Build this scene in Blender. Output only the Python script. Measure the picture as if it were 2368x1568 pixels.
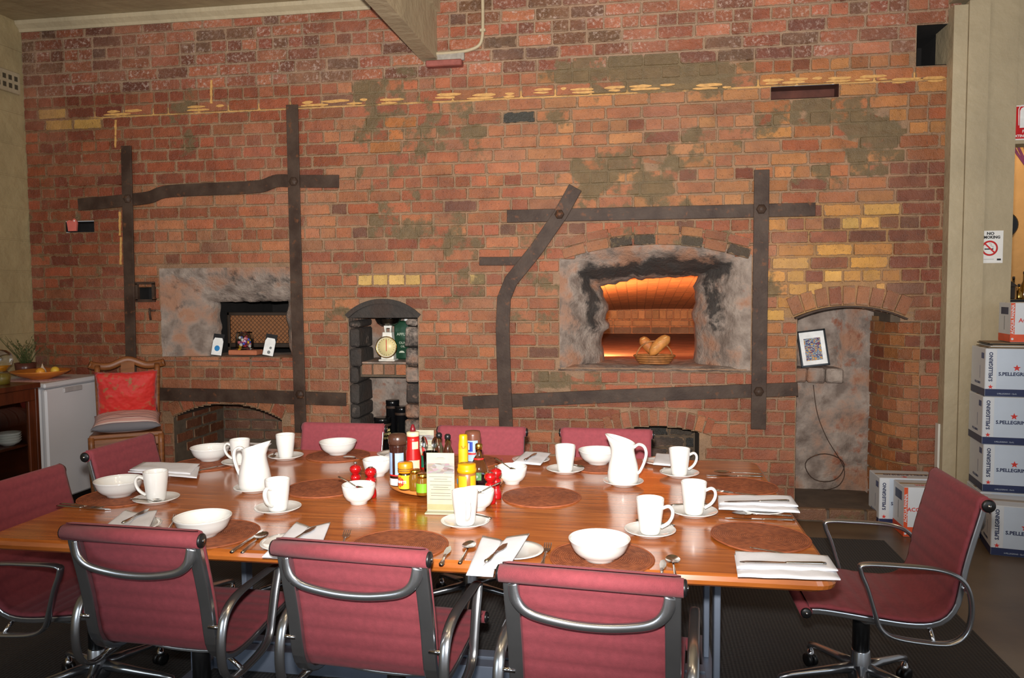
import bpy, bmesh, math, random
from math import sin, cos, pi, radians, atan, atan2, sqrt
from mathutils import Vector, Matrix, noise

for _o in list(bpy.data.objects):
    bpy.data.objects.remove(_o)
sc = bpy.context.scene
COL = sc.collection
R = random.Random(11)

# ------------------------------------------------------------------ camera
F, CX, CY = 1806.0, 1184.0, 784.0          # focal length and centre for a 2368 x 1568 frame
YAW, PITCH, ROLL, CAMH = radians(9.1), atan(109 / 1806), 0.0065, 1.5
_c, _s, _cp, _sp = cos(YAW), sin(YAW), cos(PITCH), sin(PITCH)
_r0 = Vector((_c, _s, 0)); F0 = Vector((-_s * _cp, _c * _cp, -_sp)); _u0 = _r0.cross(F0)
CR = _r0 * cos(ROLL) - _u0 * sin(ROLL); CU = _u0 * cos(ROLL) + _r0 * sin(ROLL)
cam = bpy.data.cameras.new('camera'); cam.sensor_width = 36; cam.lens = F / 2368 * 36
cam.clip_start = 0.05
camo = bpy.data.objects.new('camera', cam); COL.objects.link(camo)
camo.matrix_world = Matrix(((CR.x, CU.x, -F0.x, 0), (CR.y, CU.y, -F0.y, 0), (CR.z, CU.z, -F0.z, CAMH), (0, 0, 0, 1)))
sc.camera = camo

# ------------------------------------------------------------------ world, lamps, exposure
w = bpy.data.worlds.new('room_air'); sc.world = w; w.use_nodes = True
w.node_tree.nodes['Background'].inputs[0].default_value = (0.93, 0.96, 1.0, 1)
w.node_tree.nodes['Background'].inputs[1].default_value = 0.40
sc.view_settings.view_transform = 'Standard'; sc.view_settings.look = 'None'
sc.view_settings.exposure = 0.0; sc.view_settings.gamma = 1.0
sc.view_settings.use_curve_mapping = False

def lamp(name, kind, loc, energy, col, size=None, target=None, **kw):
    l = bpy.data.lights.new(name, kind); l.energy = energy; l.color = col
    if size is not None:
        if kind == 'AREA': l.size = size
        else: l.shadow_soft_size = size
    for k, v in kw.items(): setattr(l, k, v)
    o = bpy.data.objects.new(name, l); COL.objects.link(o); o.location = loc
    if target is not None:
        o.rotation_euler = (Vector(target) - Vector(loc)).to_track_quat('-Z', 'Y').to_euler()
    return o
# the camera's own flash, just above the lens
lamp('camera_flash', 'SPOT', (-0.02, 0.02, CAMH + 0.13), 1260, (1.0, 0.965, 0.92), 0.03, (-0.80, 5.0, 2.45),
     spot_size=radians(92), spot_blend=1.0)
# the room's warm ceiling lamps over the table
for _x, _y in ((-1.6, 1.6), (-0.9, 0.9), (-0.1, 1.3), (0.8, 0.7)):
    lamp('ceiling_lamp', 'POINT', (_x, _y, 3.2), 16, (1.0, 0.78, 0.52), 0.08)
# daylight from the windows behind the photographer
lamp('window_daylight', 'AREA', (-3.2, -2.2, 2.0), 46, (0.78, 0.9, 1.0), 1.8, (-1.2, 3.5, 0.8))
lamp('window_daylight', 'AREA', (2.6, -2.4, 2.0), 26, (0.78, 0.9, 1.0), 1.6, (0.2, 3.5, 0.8))

# ------------------------------------------------------------------ mapping helpers
DW = 5.44                                    # distance of the brick wall
TZ = 0.735                                   # table top height
def ray(px, py): return F0 + CR * ((px - CX) / F) - CU * ((py - CY) / F)
def onz(px, py, z=0.735):
    d = ray(px, py); return d * ((z - CAMH) / d.z) + Vector((0, 0, CAMH))
def ony(px, py, y=DW):
    d = ray(px, py); return d * (y / d.y) + Vector((0, 0, CAMH))
def onx(px, py, x):
    d = ray(px, py); return d * (x / d.x) + Vector((0, 0, CAMH))
def proj(p):
    q = Vector(p) - Vector((0, 0, CAMH)); d = q.dot(F0)
    return CX + F * q.dot(CR) / d, CY - F * q.dot(CU) / d

# ------------------------------------------------------------------ materials
def lin(c):
    out = []
    for v in c[:3]:
        v = v / 255.0
        out.append(v / 12.92 if v <= 0.04045 else ((v + 0.055) / 1.055) ** 2.4)
    return tuple(out) + (1.0,)
MATS = {}
class NT:
    def __init__(s, name):
        s.m = bpy.data.materials.new(name); s.m.use_nodes = True; s.t = s.m.node_tree
        s.b = s.t.nodes['Principled BSDF']; MATS[name] = s.m
    def n(s, typ, **kw):
        nd = s.t.nodes.new(typ)
        for k, v in kw.items(): setattr(nd, k, v)
        return nd
    def l(s, a, b): s.t.links.new(a, b)
    def math(s, op, a, b=None, clamp=False):
        m = s.n('ShaderNodeMath', operation=op); m.use_clamp = clamp
        for i, v in enumerate((a, b)):
            if v is None: continue
            if isinstance(v, (int, float)): m.inputs[i].default_value = v
            else: s.l(v, m.inputs[i])
        return m.outputs[0]
    def mix(s, fac, a, b, blend='MIX'):
        m = s.n('ShaderNodeMix', data_type='RGBA', blend_type=blend)
        for i, v in ((0, fac), (6, a), (7, b)):
            if isinstance(v, (int, float)): m.inputs[i].default_value = v
            elif isinstance(v, tuple): m.inputs[i].default_value = v
            else: s.l(v, m.inputs[i])
        return m.outputs[2]
    def noise(s, scale, detail=4, vec=None, rough=0.55):
        nd = s.n('ShaderNodeTexNoise'); nd.inputs['Scale'].default_value = scale
        nd.inputs['Detail'].default_value = detail; nd.inputs['Roughness'].default_value = rough
        if vec is not None: s.l(vec, nd.inputs['Vector'])
        return nd.outputs['Fac']
    def thr(s, v, lo, hi):
        m = s.n('ShaderNodeMapRange'); m.inputs[1].default_value = lo; m.inputs[2].default_value = hi
        s.l(v, m.inputs[0]); return m.outputs[0]
    def bump(s, h, strength, dist=0.01):
        b = s.n('ShaderNodeBump'); b.inputs['Strength'].default_value = strength
        b.inputs['Distance'].default_value = dist
        s.l(h, b.inputs['Height']); s.l(b.outputs[0], s.b.inputs['Normal'])
    def pos(s): return s.n('ShaderNodeNewGeometry').outputs['Position']
    def obj(s): return s.n('ShaderNodeTexCoord').outputs['Object']
    def set(s, **kw):
        for k, v in kw.items():
            s.b.inputs[k.replace('_', ' ')].default_value = v

def pm(name, col, rough=0.5, metal=0.0, var=0.12, scale=18, bump=0.0, bscale=80, stretch=None, **kw):
    """plain procedural material: a colour with noise variation and fine relief"""
    if name in MATS: return MATS[name]
    t = NT(name); v = t.obj()
    if stretch:
        mp = t.n('ShaderNodeMapping'); mp.inputs['Scale'].default_value = stretch; t.l(v, mp.inputs[0]); v = mp.outputs[0]
    nz = t.noise(scale, 4, v)
    c = lin(col); d = tuple(x * (1 - var) for x in c[:3]) + (1,); e = tuple(min(1, x * (1 + var)) for x in c[:3]) + (1,)
    t.l(t.mix(t.thr(nz, 0.3, 0.7), d, e), t.b.inputs['Base Color'])
    t.set(Roughness=rough, Metallic=metal, **kw)
    if bump: t.bump(t.noise(bscale, 3, v), bump, 0.004)
    return t.m

# bricks: own colour per brick, cement smears where the alpha says so, all in place on the wall
def brick_mat(name, source, speckle):
    t = NT(name); p = t.pos()
    if source == 'object':
        i = t.n('ShaderNodeObjectInfo'); col, al = i.outputs['Color'], i.outputs['Alpha']
    else:
        i = t.n('ShaderNodeVertexColor', layer_name='bc'); col, al = i.outputs['Color'], i.outputs['Alpha']
    n1 = t.thr(t.noise(11, 5, p), 0.25, 0.75); n2 = t.noise(70, 4, p)
    g = t.n('ShaderNodeMapRange'); g.inputs[3].default_value = 0.74; g.inputs[4].default_value = 1.22; t.l(n1, g.inputs[0])
    c = t.mix(1.0, col, g.outputs[0], 'MULTIPLY')
    pit = t.thr(n2, 0.60, 0.70); c = t.mix(t.math('MULTIPLY', pit, 0.45), c, lin((58, 34, 26)))
    if speckle:
        sp = t.math('MULTIPLY', t.thr(t.noise(42, 7, p, 0.75), 0.51, 0.63), t.thr(t.noise(4, 4, p), 0.36, 0.60))
        c = t.mix(t.math('MULTIPLY', sp, 0.75), c, lin((196, 172, 158)))
    # ragged mortar creeping over the brick's edges (uv runs -0.5..0.5 over each brick face)
    uv = t.n('ShaderNodeUVMap', uv_map='face'); su = t.n('ShaderNodeSeparateXYZ'); t.l(uv.outputs[0], su.inputs[0])
    du = t.math('MULTIPLY', t.math('SUBTRACT', .5, t.math('ABSOLUTE', su.outputs[0])), .19)
    dv = t.math('MULTIPLY', t.math('SUBTRACT', .5, t.math('ABSOLUTE', su.outputs[1])), .076)
    ed = t.math('SUBTRACT', t.math('MULTIPLY', t.math('SUBTRACT', t.noise(22, 5, p, 0.65), .36), .042), t.math('MINIMUM', du, dv))
    ed = t.math('MULTIPLY', ed, 420, True)
    c = t.mix(t.math('MULTIPLY', ed, 0.85), c, t.mix(t.noise(9, 3, p), lin((112, 84, 60)), lin((166, 138, 112) if speckle else (152, 122, 92))))
    # broad blotches of paler, dustier and darker wall
    c = t.mix(t.math('MULTIPLY', t.thr(t.noise(1.7, 5, p), .48, .72), .30), c, lin((176, 128, 104)))
    c = t.mix(t.math('MULTIPLY', t.thr(t.noise(2.6, 5, p), .56, .74), .34), c, lin((92, 54, 38)))
    cm = t.math('SUBTRACT', t.noise(5.0, 7, p, 0.62), t.math('SUBTRACT', 0.72, t.math('MULTIPLY', al, 0.36)))
    cm = t.math('MULTIPLY', cm, 14, True)
    cem = t.mix(t.noise(16, 5, p), lin((76, 63, 40)), lin((124, 104, 71)))
    c = t.mix(t.math('MULTIPLY', cm, 0.9), c, cem)
    t.l(c, t.b.inputs['Base Color'])
    rr = t.n('ShaderNodeMapRange'); rr.inputs[3].default_value = 0.30; rr.inputs[4].default_value = 0.62; t.l(n1, rr.inputs[0])
    t.l(rr.outputs[0], t.b.inputs['Roughness'])
    t.bump(t.math('ADD', t.math('MULTIPLY', t.noise(170, 4, p), 1.3), t.math('MULTIPLY', t.noise(30, 3, p), 1.6)), 0.7, 0.006)
    return t.m
for _u in (0, 1):
    brick_mat('brick_loose%d' % _u, 'object', _u); brick_mat('brick_field%d' % _u, 'attr', _u)

def plaster_mat():
    t = NT('sooty_plaster'); p = t.pos()
    i = t.n('ShaderNodeVertexColor', layer_name='bc')       # r: soot, g: bare brick
    sp = t.n('ShaderNodeSeparateColor'); t.l(i.outputs['Color'], sp.inputs[0])
    c = t.mix(t.thr(t.noise(9, 6, p), 0.35, 0.65), lin((118, 102, 92)), lin((172, 156, 144)))
    c = t.mix(t.thr(t.noise(4.5, 4, p), 0.5, 0.62), c, lin((160, 118, 94)))
    br = t.math('SUBTRACT', t.noise(13, 4, p), t.math('SUBTRACT', 0.95, t.math('MULTIPLY', sp.outputs[1], 0.5)))
    c = t.mix(t.math('MULTIPLY', br, 7, True), c, lin((146, 92, 70)))
    so = t.math('SUBTRACT', t.noise(7, 7, p, 0.7), t.math('SUBTRACT', 0.80, t.math('MULTIPLY', sp.outputs[0], 0.42)))
    c = t.mix(t.math('MULTIPLY', t.math('MULTIPLY', so, 7, True), 0.92), c, lin((46, 42, 40)))
    t.l(c, t.b.inputs['Base Color']); t.set(Roughness=0.8)
    t.bump(t.noise(26, 6, p, 0.65), 0.9, 0.02)
plaster_mat()

def iron_mat():
    t = NT('old_iron'); p = t.pos()
    c = t.mix(t.thr(t.noise(7, 5, p), 0.35, 0.65), lin((56, 40, 32)), lin((76, 60, 50)))
    c = t.mix(t.thr(t.noise(20, 5, p), 0.6, 0.72), c, lin((104, 66, 44)))
    t.l(c, t.b.inputs['Base Color']); t.set(Roughness=0.55, Metallic=0.0, Specular_IOR_Level=0.22)
    t.bump(t.noise(60, 4, p), 0.35, 0.004)
iron_mat()

def painted_wall(name, col, brick):
    t = NT(name); p = t.pos()
    c = t.mix(t.thr(t.noise(2.5, 5, p), 0.3, 0.7), lin(tuple(x * 0.9 for x in col)), lin(col))
    t.l(c, t.b.inputs['Base Color']); t.set(Roughness=0.55)
    h = t.noise(9, 5, p)
    if brick:
        mp = t.n('ShaderNodeMapping'); mp.inputs['Rotation'].default_value = (pi / 2, 0, pi / 2); t.l(p, mp.inputs[0])
        bt = t.n('ShaderNodeTexBrick'); t.l(mp.outputs[0], bt.inputs['Vector'])
        bt.inputs['Scale'].default_value = 1.0; bt.inputs['Brick Width'].default_value = 0.24
        bt.inputs['Row Height'].default_value = 0.086; bt.inputs['Mortar Size'].default_value = 0.008
        bt.inputs['Mortar Smooth'].default_value = 0.6
        h = t.math('ADD', h, t.math('MULTIPLY', bt.outputs['Fac'], -0.25))
    t.bump(h, 0.6, 0.02)
    return t.m
painted_wall('cream_painted_brick', (176, 158, 118), True)
painted_wall('cream_paint', (182, 166, 136), False)
painted_wall('ceiling_paint', (168, 150, 116), False)
painted_wall('apricot_paint', (222, 170, 104), False)

# ------------------------------------------------------------------ mesh helpers
class MB:
    def __init__(s): s.v = []; s.f = []; s.m = []; s.s = []
    def add(s, vs, fs, mi=0, sm=False, T=None):
        o = len(s.v)
        s.v += [tuple(T @ Vector(v)) if T else tuple(v) for v in vs]
        for f in fs: s.f.append(tuple(i + o for i in f)); s.m.append(mi); s.s.append(sm)
        return s
    def box(s, x0, x1, y0, y1, z0, z1, mi=0, T=None):
        vs = [(x, y, z) for z in (z0, z1) for y in (y0, y1) for x in (x0, x1)]
        return s.add(vs, [(0, 2, 3, 1), (4, 5, 7, 6), (0, 1, 5, 4), (2, 6, 7, 3), (0, 4, 6, 2), (1, 3, 7, 5)], mi, False, T)
    def rbox(s, x0, x1, y0, y1, z0, z1, b=0.005, mi=0, T=None):
        """box with chamfered edges"""
        vs = []; 
        X, Y, Z = (x0, x1), (y0, y1), (z0, z1); idx = {}
        for ix in (0, 1):
            for iy in (0, 1):
                for iz in (0, 1):
                    p = (X[ix], Y[iy], Z[iz]); q = (X[ix] + (b, -b)[ix], Y[iy] + (b, -b)[iy], Z[iz] + (b, -b)[iz])
                    for a in range(3):
                        r = list(q); r[a] = p[a]; idx[(ix, iy, iz, a)] = len(vs); vs.append(tuple(r))
        fs = []
        for a in range(3):
            o1, o2 = (a + 1) % 3, (a + 2) % 3
            for sgn in (0, 1):
                f = []
                for u, v in ((0, 0), (1, 0), (1, 1), (0, 1)):
                    k = [0, 0, 0]; k[a] = sgn; k[o1] = u; k[o2] = v; f.append(idx[(*k, a)])
                fs.append(tuple(f if sgn else f[::-1]))
            for u in (0, 1):
                for v in (0, 1):
                    k0 = [0, 0, 0]; k0[o1] = u; k0[o2] = v; k1 = list(k0); k1[a] = 1
                    f = [idx[(*k0, o1)], idx[(*k1, o1)], idx[(*k1, o2)], idx[(*k0, o2)]]
                    fs.append(tuple(f if u != v else f[::-1]))
        for ix in (0, 1):
            for iy in (0, 1):
                for iz in (0, 1):
                    f = [idx[(ix, iy, iz, a)] for a in range(3)]
                    fs.append(tuple(f if (ix + iy + iz) % 2 else f[::-1]))
        return s.add(vs, fs, mi, False, T)
    def tube(s, path, r, n=8, mi=0, closed=False, cap=True, T=None, up=None):
        """r: number, list, or (ra, rb) pairs (rb along the up direction)"""
        P = [Vector(p) for p in path]; k = len(P); vs = []; fs = []
        rs = r if isinstance(r, list) else [r] * k
        nrm = None
        for i in range(k):
            a = P[i - 1] if (i or closed) else P[i]; b = P[(i + 1) % k] if (i < k - 1 or closed) else P[i]
            t = (b - a).normalized()
            if up is not None: nrm = Vector(up)
            if nrm is None: nrm = Vector((0, 0, 1)) if abs(t.z) < 0.9 else Vector((1, 0, 0))
            nrm = (nrm - t * nrm.dot(t)).normalized(); bi = t.cross(nrm)
            ra, rb = rs[i] if isinstance(rs[i], tuple) else (rs[i], rs[i])
            for j in range(n):
                an = 2 * pi * j / n; vs.append(P[i] + bi * (cos(an) * ra) + nrm * (sin(an) * rb))
        for i in range(k if closed else k - 1):
            for j in range(n):
                fs.append((i * n + j, i * n + (j + 1) % n, ((i + 1) % k) * n + (j + 1) % n, ((i + 1) % k) * n + j))
        if cap and not closed:
            fs.append(tuple(range(n))[::-1]); fs.append(tuple((k - 1) * n + j for j in range(n)))
        return s.add(vs, fs, mi, True, T)
    def bar(s, path, wd, th, side, mi=0, T=None):
        """flat strap: width wd along 'side', thickness th"""
        P = [Vector(p) for p in path]; vs = []; fs = []; k = len(P)
        for i in range(k):
            a = P[max(i - 1, 0)]; b = P[min(i + 1, k - 1)]; t = (b - a).normalized()
            sd = Vector(side); sd = (sd - t * sd.dot(t)).normalized(); nn = t.cross(sd)
            for u, v in ((-1, -1), (1, -1), (1, 1), (-1, 1)):
                vs.append(P[i] + sd * (u * wd / 2) + nn * (v * th / 2))
        for i in range(k - 1):
            for j in range(4): fs.append((i * 4 + j, i * 4 + (j + 1) % 4, i * 4 + 4 + (j + 1) % 4, i * 4 + 4 + j))
        fs.append((3, 2, 1, 0)); fs.append(tuple((k - 1) * 4 + j for j in range(4)))
        return s.add(vs, fs, mi, False, T)
    def lathe(s, prof, n=20, mi=0, T=None, sm=True, cap=True):
        vs = []; fs = []; k = len(prof)
        for r, z in prof:
            for j in range(n):
                a = 2 * pi * j / n; vs.append((r * cos(a), r * sin(a), z))
        for i in range(k - 1):
            for j in range(n):
                fs.append((i * n + j, i * n + (j + 1) % n, (i + 1) * n + (j + 1) % n, (i + 1) * n + j))
        if cap and prof[0][0] > 1e-6: fs.append(tuple(range(n))[::-1])
        if cap and prof[-1][0] > 1e-6: fs.append(tuple((k - 1) * n + j for j in range(n)))
        return s.add(vs, fs, mi, sm, T)
    def prism(s, poly, d0, d1, ax='z', mi=0, T=None):
        """polygon (counter-clockwise) pushed from d0 to d1 along an axis; for 'y' the polygon is (x, z)"""
        k = len(poly)
        if ax == 'z': vs = [(x, y, d0) for x, y in poly] + [(x, y, d1) for x, y in poly]
        elif ax == 'y': vs = [(x, d1, z) for x, z in poly] + [(x, d0, z) for x, z in poly]
        else: vs = [(d0, y, z) for y, z in poly] + [(d1, y, z) for y, z in poly]
        fs = [tuple(range(k))[::-1], tuple(range(k, 2 * k))] + [(i, (i + 1) % k, k + (i + 1) % k, k + i) for i in range(k)]
        return s.add(vs, fs, mi, False, T)
    def grid(s, fn, nu, nv, mi=0, sm=True, T=None, flip=False):
        vs = [fn(i / nu, j / nv) for i in range(nu + 1) for j in range(nv + 1)]; fs = []
        for i in range(nu):
            for j in range(nv):
                a = i * (nv + 1) + j; f = (a, a + nv + 1, a + nv + 2, a + 1); fs.append(f[::-1] if flip else f)
        return s.add(vs, fs, mi, sm, T)
    def mesh(s, name, mats):
        me = bpy.data.meshes.new(name); me.from_pydata(s.v, [], s.f)
        for m in (mats if isinstance(mats, (list, tuple)) else [mats]): me.materials.append(MATS[m] if isinstance(m, str) else m)
        me.polygons.foreach_set('material_index', s.m); me.polygons.foreach_set('use_smooth', s.s); me.update()
        return me
    def build(s, name, mats, parent=None, loc=None, rz=0, bevel=0, sub=0, fix=False):
        me = s.mesh(name, mats)
        if fix:
            b = bmesh.new(); b.from_mesh(me); bmesh.ops.remove_doubles(b, verts=b.verts, dist=1e-5)
            bmesh.ops.recalc_face_normals(b, faces=b.faces); b.to_mesh(me); b.free()
        return link(name, me, parent, loc, rz, bevel, sub)
def link(name, me, parent=None, loc=None, rz=0, bevel=0, sub=0):
    o = bpy.data.objects.new(name, me); COL.objects.link(o)
    if parent is not None: o.parent = parent
    if loc is not None: o.location = loc
    if rz: o.rotation_euler = (0, 0, rz)
    if bevel:
        m = o.modifiers.new('edge', 'BEVEL'); m.width = bevel; m.segments = 2; m.limit_method = 'ANGLE'; m.angle_limit = radians(40)
    if sub:
        m = o.modifiers.new('smooth', 'SUBSURF'); m.levels = sub; m.render_levels = sub
    return o
def tag(o, label=None, cat=None, group=None, kind=None):
    if label: o['label'] = label
    if cat: o['category'] = cat
    if group: o['group'] = group
    if kind: o['kind'] = kind
    return o
def thing(name, label, cat, loc=(0, 0, 0), rz=0, group=None, kind=None):
    o = bpy.data.objects.new(name, None); COL.objects.link(o); o.empty_display_size = 0.05
    o.location = loc; o.rotation_euler = (0, 0, rz)
    return tag(o, label, cat, group, kind)
def clone(o, parent=None, loc=None, rz=None, label=None):
    c = o.copy(); COL.objects.link(c)
    if parent is not None: c.parent = parent
    if loc is not None: c.location = loc
    if rz is not None: c.rotation_euler = (0, 0, rz)
    if label: c['label'] = label
    for ch in list(o.children): clone(ch, c)
    return c
def smooth_path(pts, k=6, closed=False):
    """Catmull-Rom through the points"""
    P = [Vector(p) for p in pts]; n = len(P); out = []
    for i in range(n if closed else n - 1):
        p0 = P[i - 1] if (i or closed) else P[0]; p1 = P[i]; p2 = P[(i + 1) % n]; p3 = P[(i + 2) % n] if (i + 2 < n or closed) else P[-1]
        for j in range(k):
            t = j / k
            out.append(0.5 * ((2 * p1) + (p2 - p0) * t + (2 * p0 - 5 * p1 + 4 * p2 - p3) * t * t + (3 * p1 - p0 - 3 * p2 + p3) * t ** 3))
    if not closed: out.append(P[-1])
    return out
def text_mesh(txt, size, mat, parent, loc, rot=(0, 0, 0), align='CENTER', bold=0.0, sx=1.0, name='lettering'):
    cu = bpy.data.curves.new('t', 'FONT'); cu.body = txt; cu.size = size; cu.align_x = align; cu.align_y = 'CENTER'
    cu.extrude = 0.0004; cu.offset = bold; cu.resolution_u = 2
    o = bpy.data.objects.new('t', cu); COL.objects.link(o)
    bpy.context.view_layer.update()
    me = bpy.data.meshes.new_from_object(o.evaluated_get(bpy.context.evaluated_depsgraph_get()))
    bpy.data.objects.remove(o); bpy.data.curves.remove(cu)
    me.materials.clear(); me.materials.append(MATS[mat]); me.name = name
    q = link(name, me, parent, loc); q.rotation_euler = rot; q.scale = (sx, 1, 1)
    return q

# ================================================================== THE SETTING
XL, XR, ZC, CH = -4.66, 2.02, 3.575, 0.086
def wp(px, py, y=DW):
    p = ony(px, py, y); return p.x, p.z
# openings in the brick wall: (xl, xr, z_bottom, z_spring, z_crown)
def opening(pl, pr, pb, ps, pc):
    m = (pl + pr) / 2
    return (wp(pl, ps)[0], wp(pr, ps)[0], 0.0 if pb is None else wp(m, pb)[1], wp(m, ps)[1], wp(m, pc)[1])
O_OVEN1 = opening(372, 690, 829, 622, 622)
O_OVEN2 = opening(1294, 1738, 851, 592, 566)
O_NICHE1 = opening(806, 966, None, 733, 700)
O_ARCH1 = opening(402, 652, None, 968, 934)
O_ARCH2 = opening(1428, 1617, None, 998, 986)
O_NICHE2 = opening(1844, 2082, None, 734, 710)
O_NICHE2B = opening(2075, 2128, None, 742, 742)
O_SLOT1 = opening(153, 218, 550, 531, 531)
O_SLOT2 = opening(1783, 1940, 217, 191, 191)
O_HOLE = opening(2120, 2196, 160, 76, 76)
O_VENT = opening(321, 357, 694, 656, 656)
def snap(o, n=1):
    z = round(o[2] / CH) * CH; return (o[0], o[1], z + .004, z + n * CH - .004, z + n * CH - .004)
O_SLOT1, O_SLOT2, O_HOLE = snap(O_SLOT1), snap(O_SLOT2), snap(O_HOLE, 3)
_zt = int(O_NICHE2[3] / CH) * CH; O_NICHE2B = (O_NICHE2B[0], O_NICHE2B[1], 0.0, _zt, _zt)
OPEN = [O_OVEN1, O_OVEN2, O_NICHE1, O_ARCH1, O_ARCH2, O_NICHE2, O_NICHE2B, O_SLOT1, O_SLOT2, O_HOLE, O_VENT]
def arch_half(o, z):
    """half width of an opening at height z"""
    xl, xr, zb, zs, zc = o; hw = (xr - xl) / 2
    if z <= zb or z >= zc: return None if not (zs == zc and zb < z < zc) else hw
    if z <= zs: return hw
    rise = zc - zs; rad = (hw * hw + rise * rise) / (2 * rise); dz = z - (zc - rad)
    return sqrt(max(rad * rad - dz * dz, 0))
RING = {}
def free(z, a, b, extra=0.0):
    cuts = []
    for o in OPEN:
        if extra and o in RING and z > o[3] - .06:
            q = RING[o]; o = (o[0] - q * .55, o[1] + q * .55, o[2], o[3] + q * .5, o[4] + q)
        h = arch_half(o, z)
        if h is not None:
            m = (o[0] + o[1]) / 2; cuts.append((m - h - extra, m + h + extra))
    cuts.sort(); out = []; x = a
    for c0, c1 in cuts:
        if c1 <= a or c0 >= b: continue
        if c0 > x: out.append((x, min(c0, b)))
        x = max(x, c1)
    if x < b: out.append((x, b))
    return out

RING.update({O_ARCH1: .118, O_ARCH2: .13, O_NICHE2: .14, O_NICHE1: .03})
SMEAR = [(1520, 172, 215, 38, 1.0), (1900, 262, 100, 32, .85), (2005, 310, 62, 85, 1.0), (1810, 285, 50, 50, .7), (905, 215, 90, 42, .75),
         (855, 290, 70, 55, .65), (880, 410, 40, 70, .5), (1060, 300, 55, 65, .75), (965, 430, 40, 160, .6), (1450, 410, 150, 60, .8),
         (1610, 350, 100, 60, .65), (1500, 455, 210, 32, .65), (925, 500, 60, 45, .75), (1045, 560, 45, 70, .7), (1060, 650, 50, 55, .7),
         (1235, 640, 60, 130, .55), (1310, 884, 90, 16, 1.0), (1890, 430, 45, 45, .7), (440, 310, 45, 70, .5), (140, 620, 70, 300, .42),
         (100, 380, 60, 80, .3), (800, 720, 50, 90, .55), (1650, 180, 90, 40, .8), (1290, 290, 40, 30, .6), (1600, 545, 120, 14, .7),
         (1380, 560, 110, 22, .6), (1790, 640, 30, 60, .5), (540, 260, 60, 30, .4), (700, 300, 60, 60, .4), (2090, 640, 40, 20, .3)]
def cement(px, py):
    a = 0.13
    for cx, cy, rx, ry, k in SMEAR:
        d = ((px - cx) / rx) ** 2 + ((py - cy) / ry) ** 2
        if d < 2.2: a = max(a, k * min(1, 1.55 - 0.7 * d))
    return max(0.0, min(1.0, a))
def plaster_line(px): return 227 - (px - 74) * 0.055
def jit(c, k):
    g_ = sum(c[:3]) / 3; c = (c[0] * .93 + g_ * .07, (c[1] * .93 + g_ * .07) * 1.05, (c[2] * .93 + g_ * .07) * .92)
    f = 1 + R.uniform(-k, k); return tuple(max(4, min(250, v * f + R.uniform(-2, 2))) for v in c)
def brick_col(px, py):
    up = py < plaster_line(px)
    if up:
        c = R.choice([(158, 82, 62), (146, 72, 54), (164, 90, 70), (120, 62, 48), (150, 76, 58)])
        if R.random() < 0.12: c = R.choice([(112, 62, 48), (104, 66, 54), (118, 72, 56)])
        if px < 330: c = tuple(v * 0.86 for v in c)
        if 1080 < px < 1400 and py < 90 and R.random() < .6: c = R.choice([(104, 62, 44), (118, 66, 46), (96, 58, 44)])
    else:
        c = R.choice([(158, 88, 62), (150, 78, 56), (166, 96, 70), (144, 72, 50), (162, 84, 60), (154, 92, 70)])
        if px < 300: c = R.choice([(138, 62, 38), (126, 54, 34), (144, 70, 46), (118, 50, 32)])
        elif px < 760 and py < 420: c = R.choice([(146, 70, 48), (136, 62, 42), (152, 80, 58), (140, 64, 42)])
        elif 1250 < px < 1760 and py < 480: c = R.choice([(166, 100, 68), (158, 92, 66), (172, 108, 74), (150, 86, 64)])
        elif 1770 < px < 2100 and 470 < py < 735: 
            c = R.choice([(206, 142, 74), (196, 130, 66), (208, 148, 84), (186, 118, 62)])
            if 540 < py < 572 or R.random() < 0.06: c = R.choice([(140, 78, 58), (116, 60, 46), (150, 90, 68)])
        elif px > 2040 and py > 385: c = R.choice([(128, 58, 38), (120, 54, 36), (140, 72, 46)])
        elif px > 1770: c = R.choice([(164, 98, 58), (156, 86, 52), (170, 104, 62), (148, 74, 46)])
        if py > 850 and px > 950: c = R.choice([(152, 76, 54), (144, 70, 48), (158, 84, 60)])
        if R.random() < 0.04: c = R.choice([(118, 56, 40), (112, 66, 54)])
        for x0, x1, y0, y1, cc in ((840, 985, 622, 652, (206, 154, 96)), (1075, 1140, 622, 652, (196, 150, 98)), (835, 960, 655, 715, (160, 68, 38)),
                                   (1165, 1266, 250, 280, (58, 52, 52)), (545, 640, 52, 82, (92, 70, 56)), (290, 610, 165, 205, (132, 96, 92)), (2080, 2195, 205, 228, (110, 44, 28)),
                                   (440, 480, 495, 515, (128, 112, 88)), (110, 215, 262, 295, (186, 130, 72)), (885, 930, 265, 345, (168, 96, 52)),
                                   (470, 520, 540, 585, (150, 92, 72)), (2030, 2100, 578, 595, (70, 58, 44))):
            if x0 < px < x1 and y0 < py < y1: c = cc
    return jit(c, 0.09), up

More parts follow.
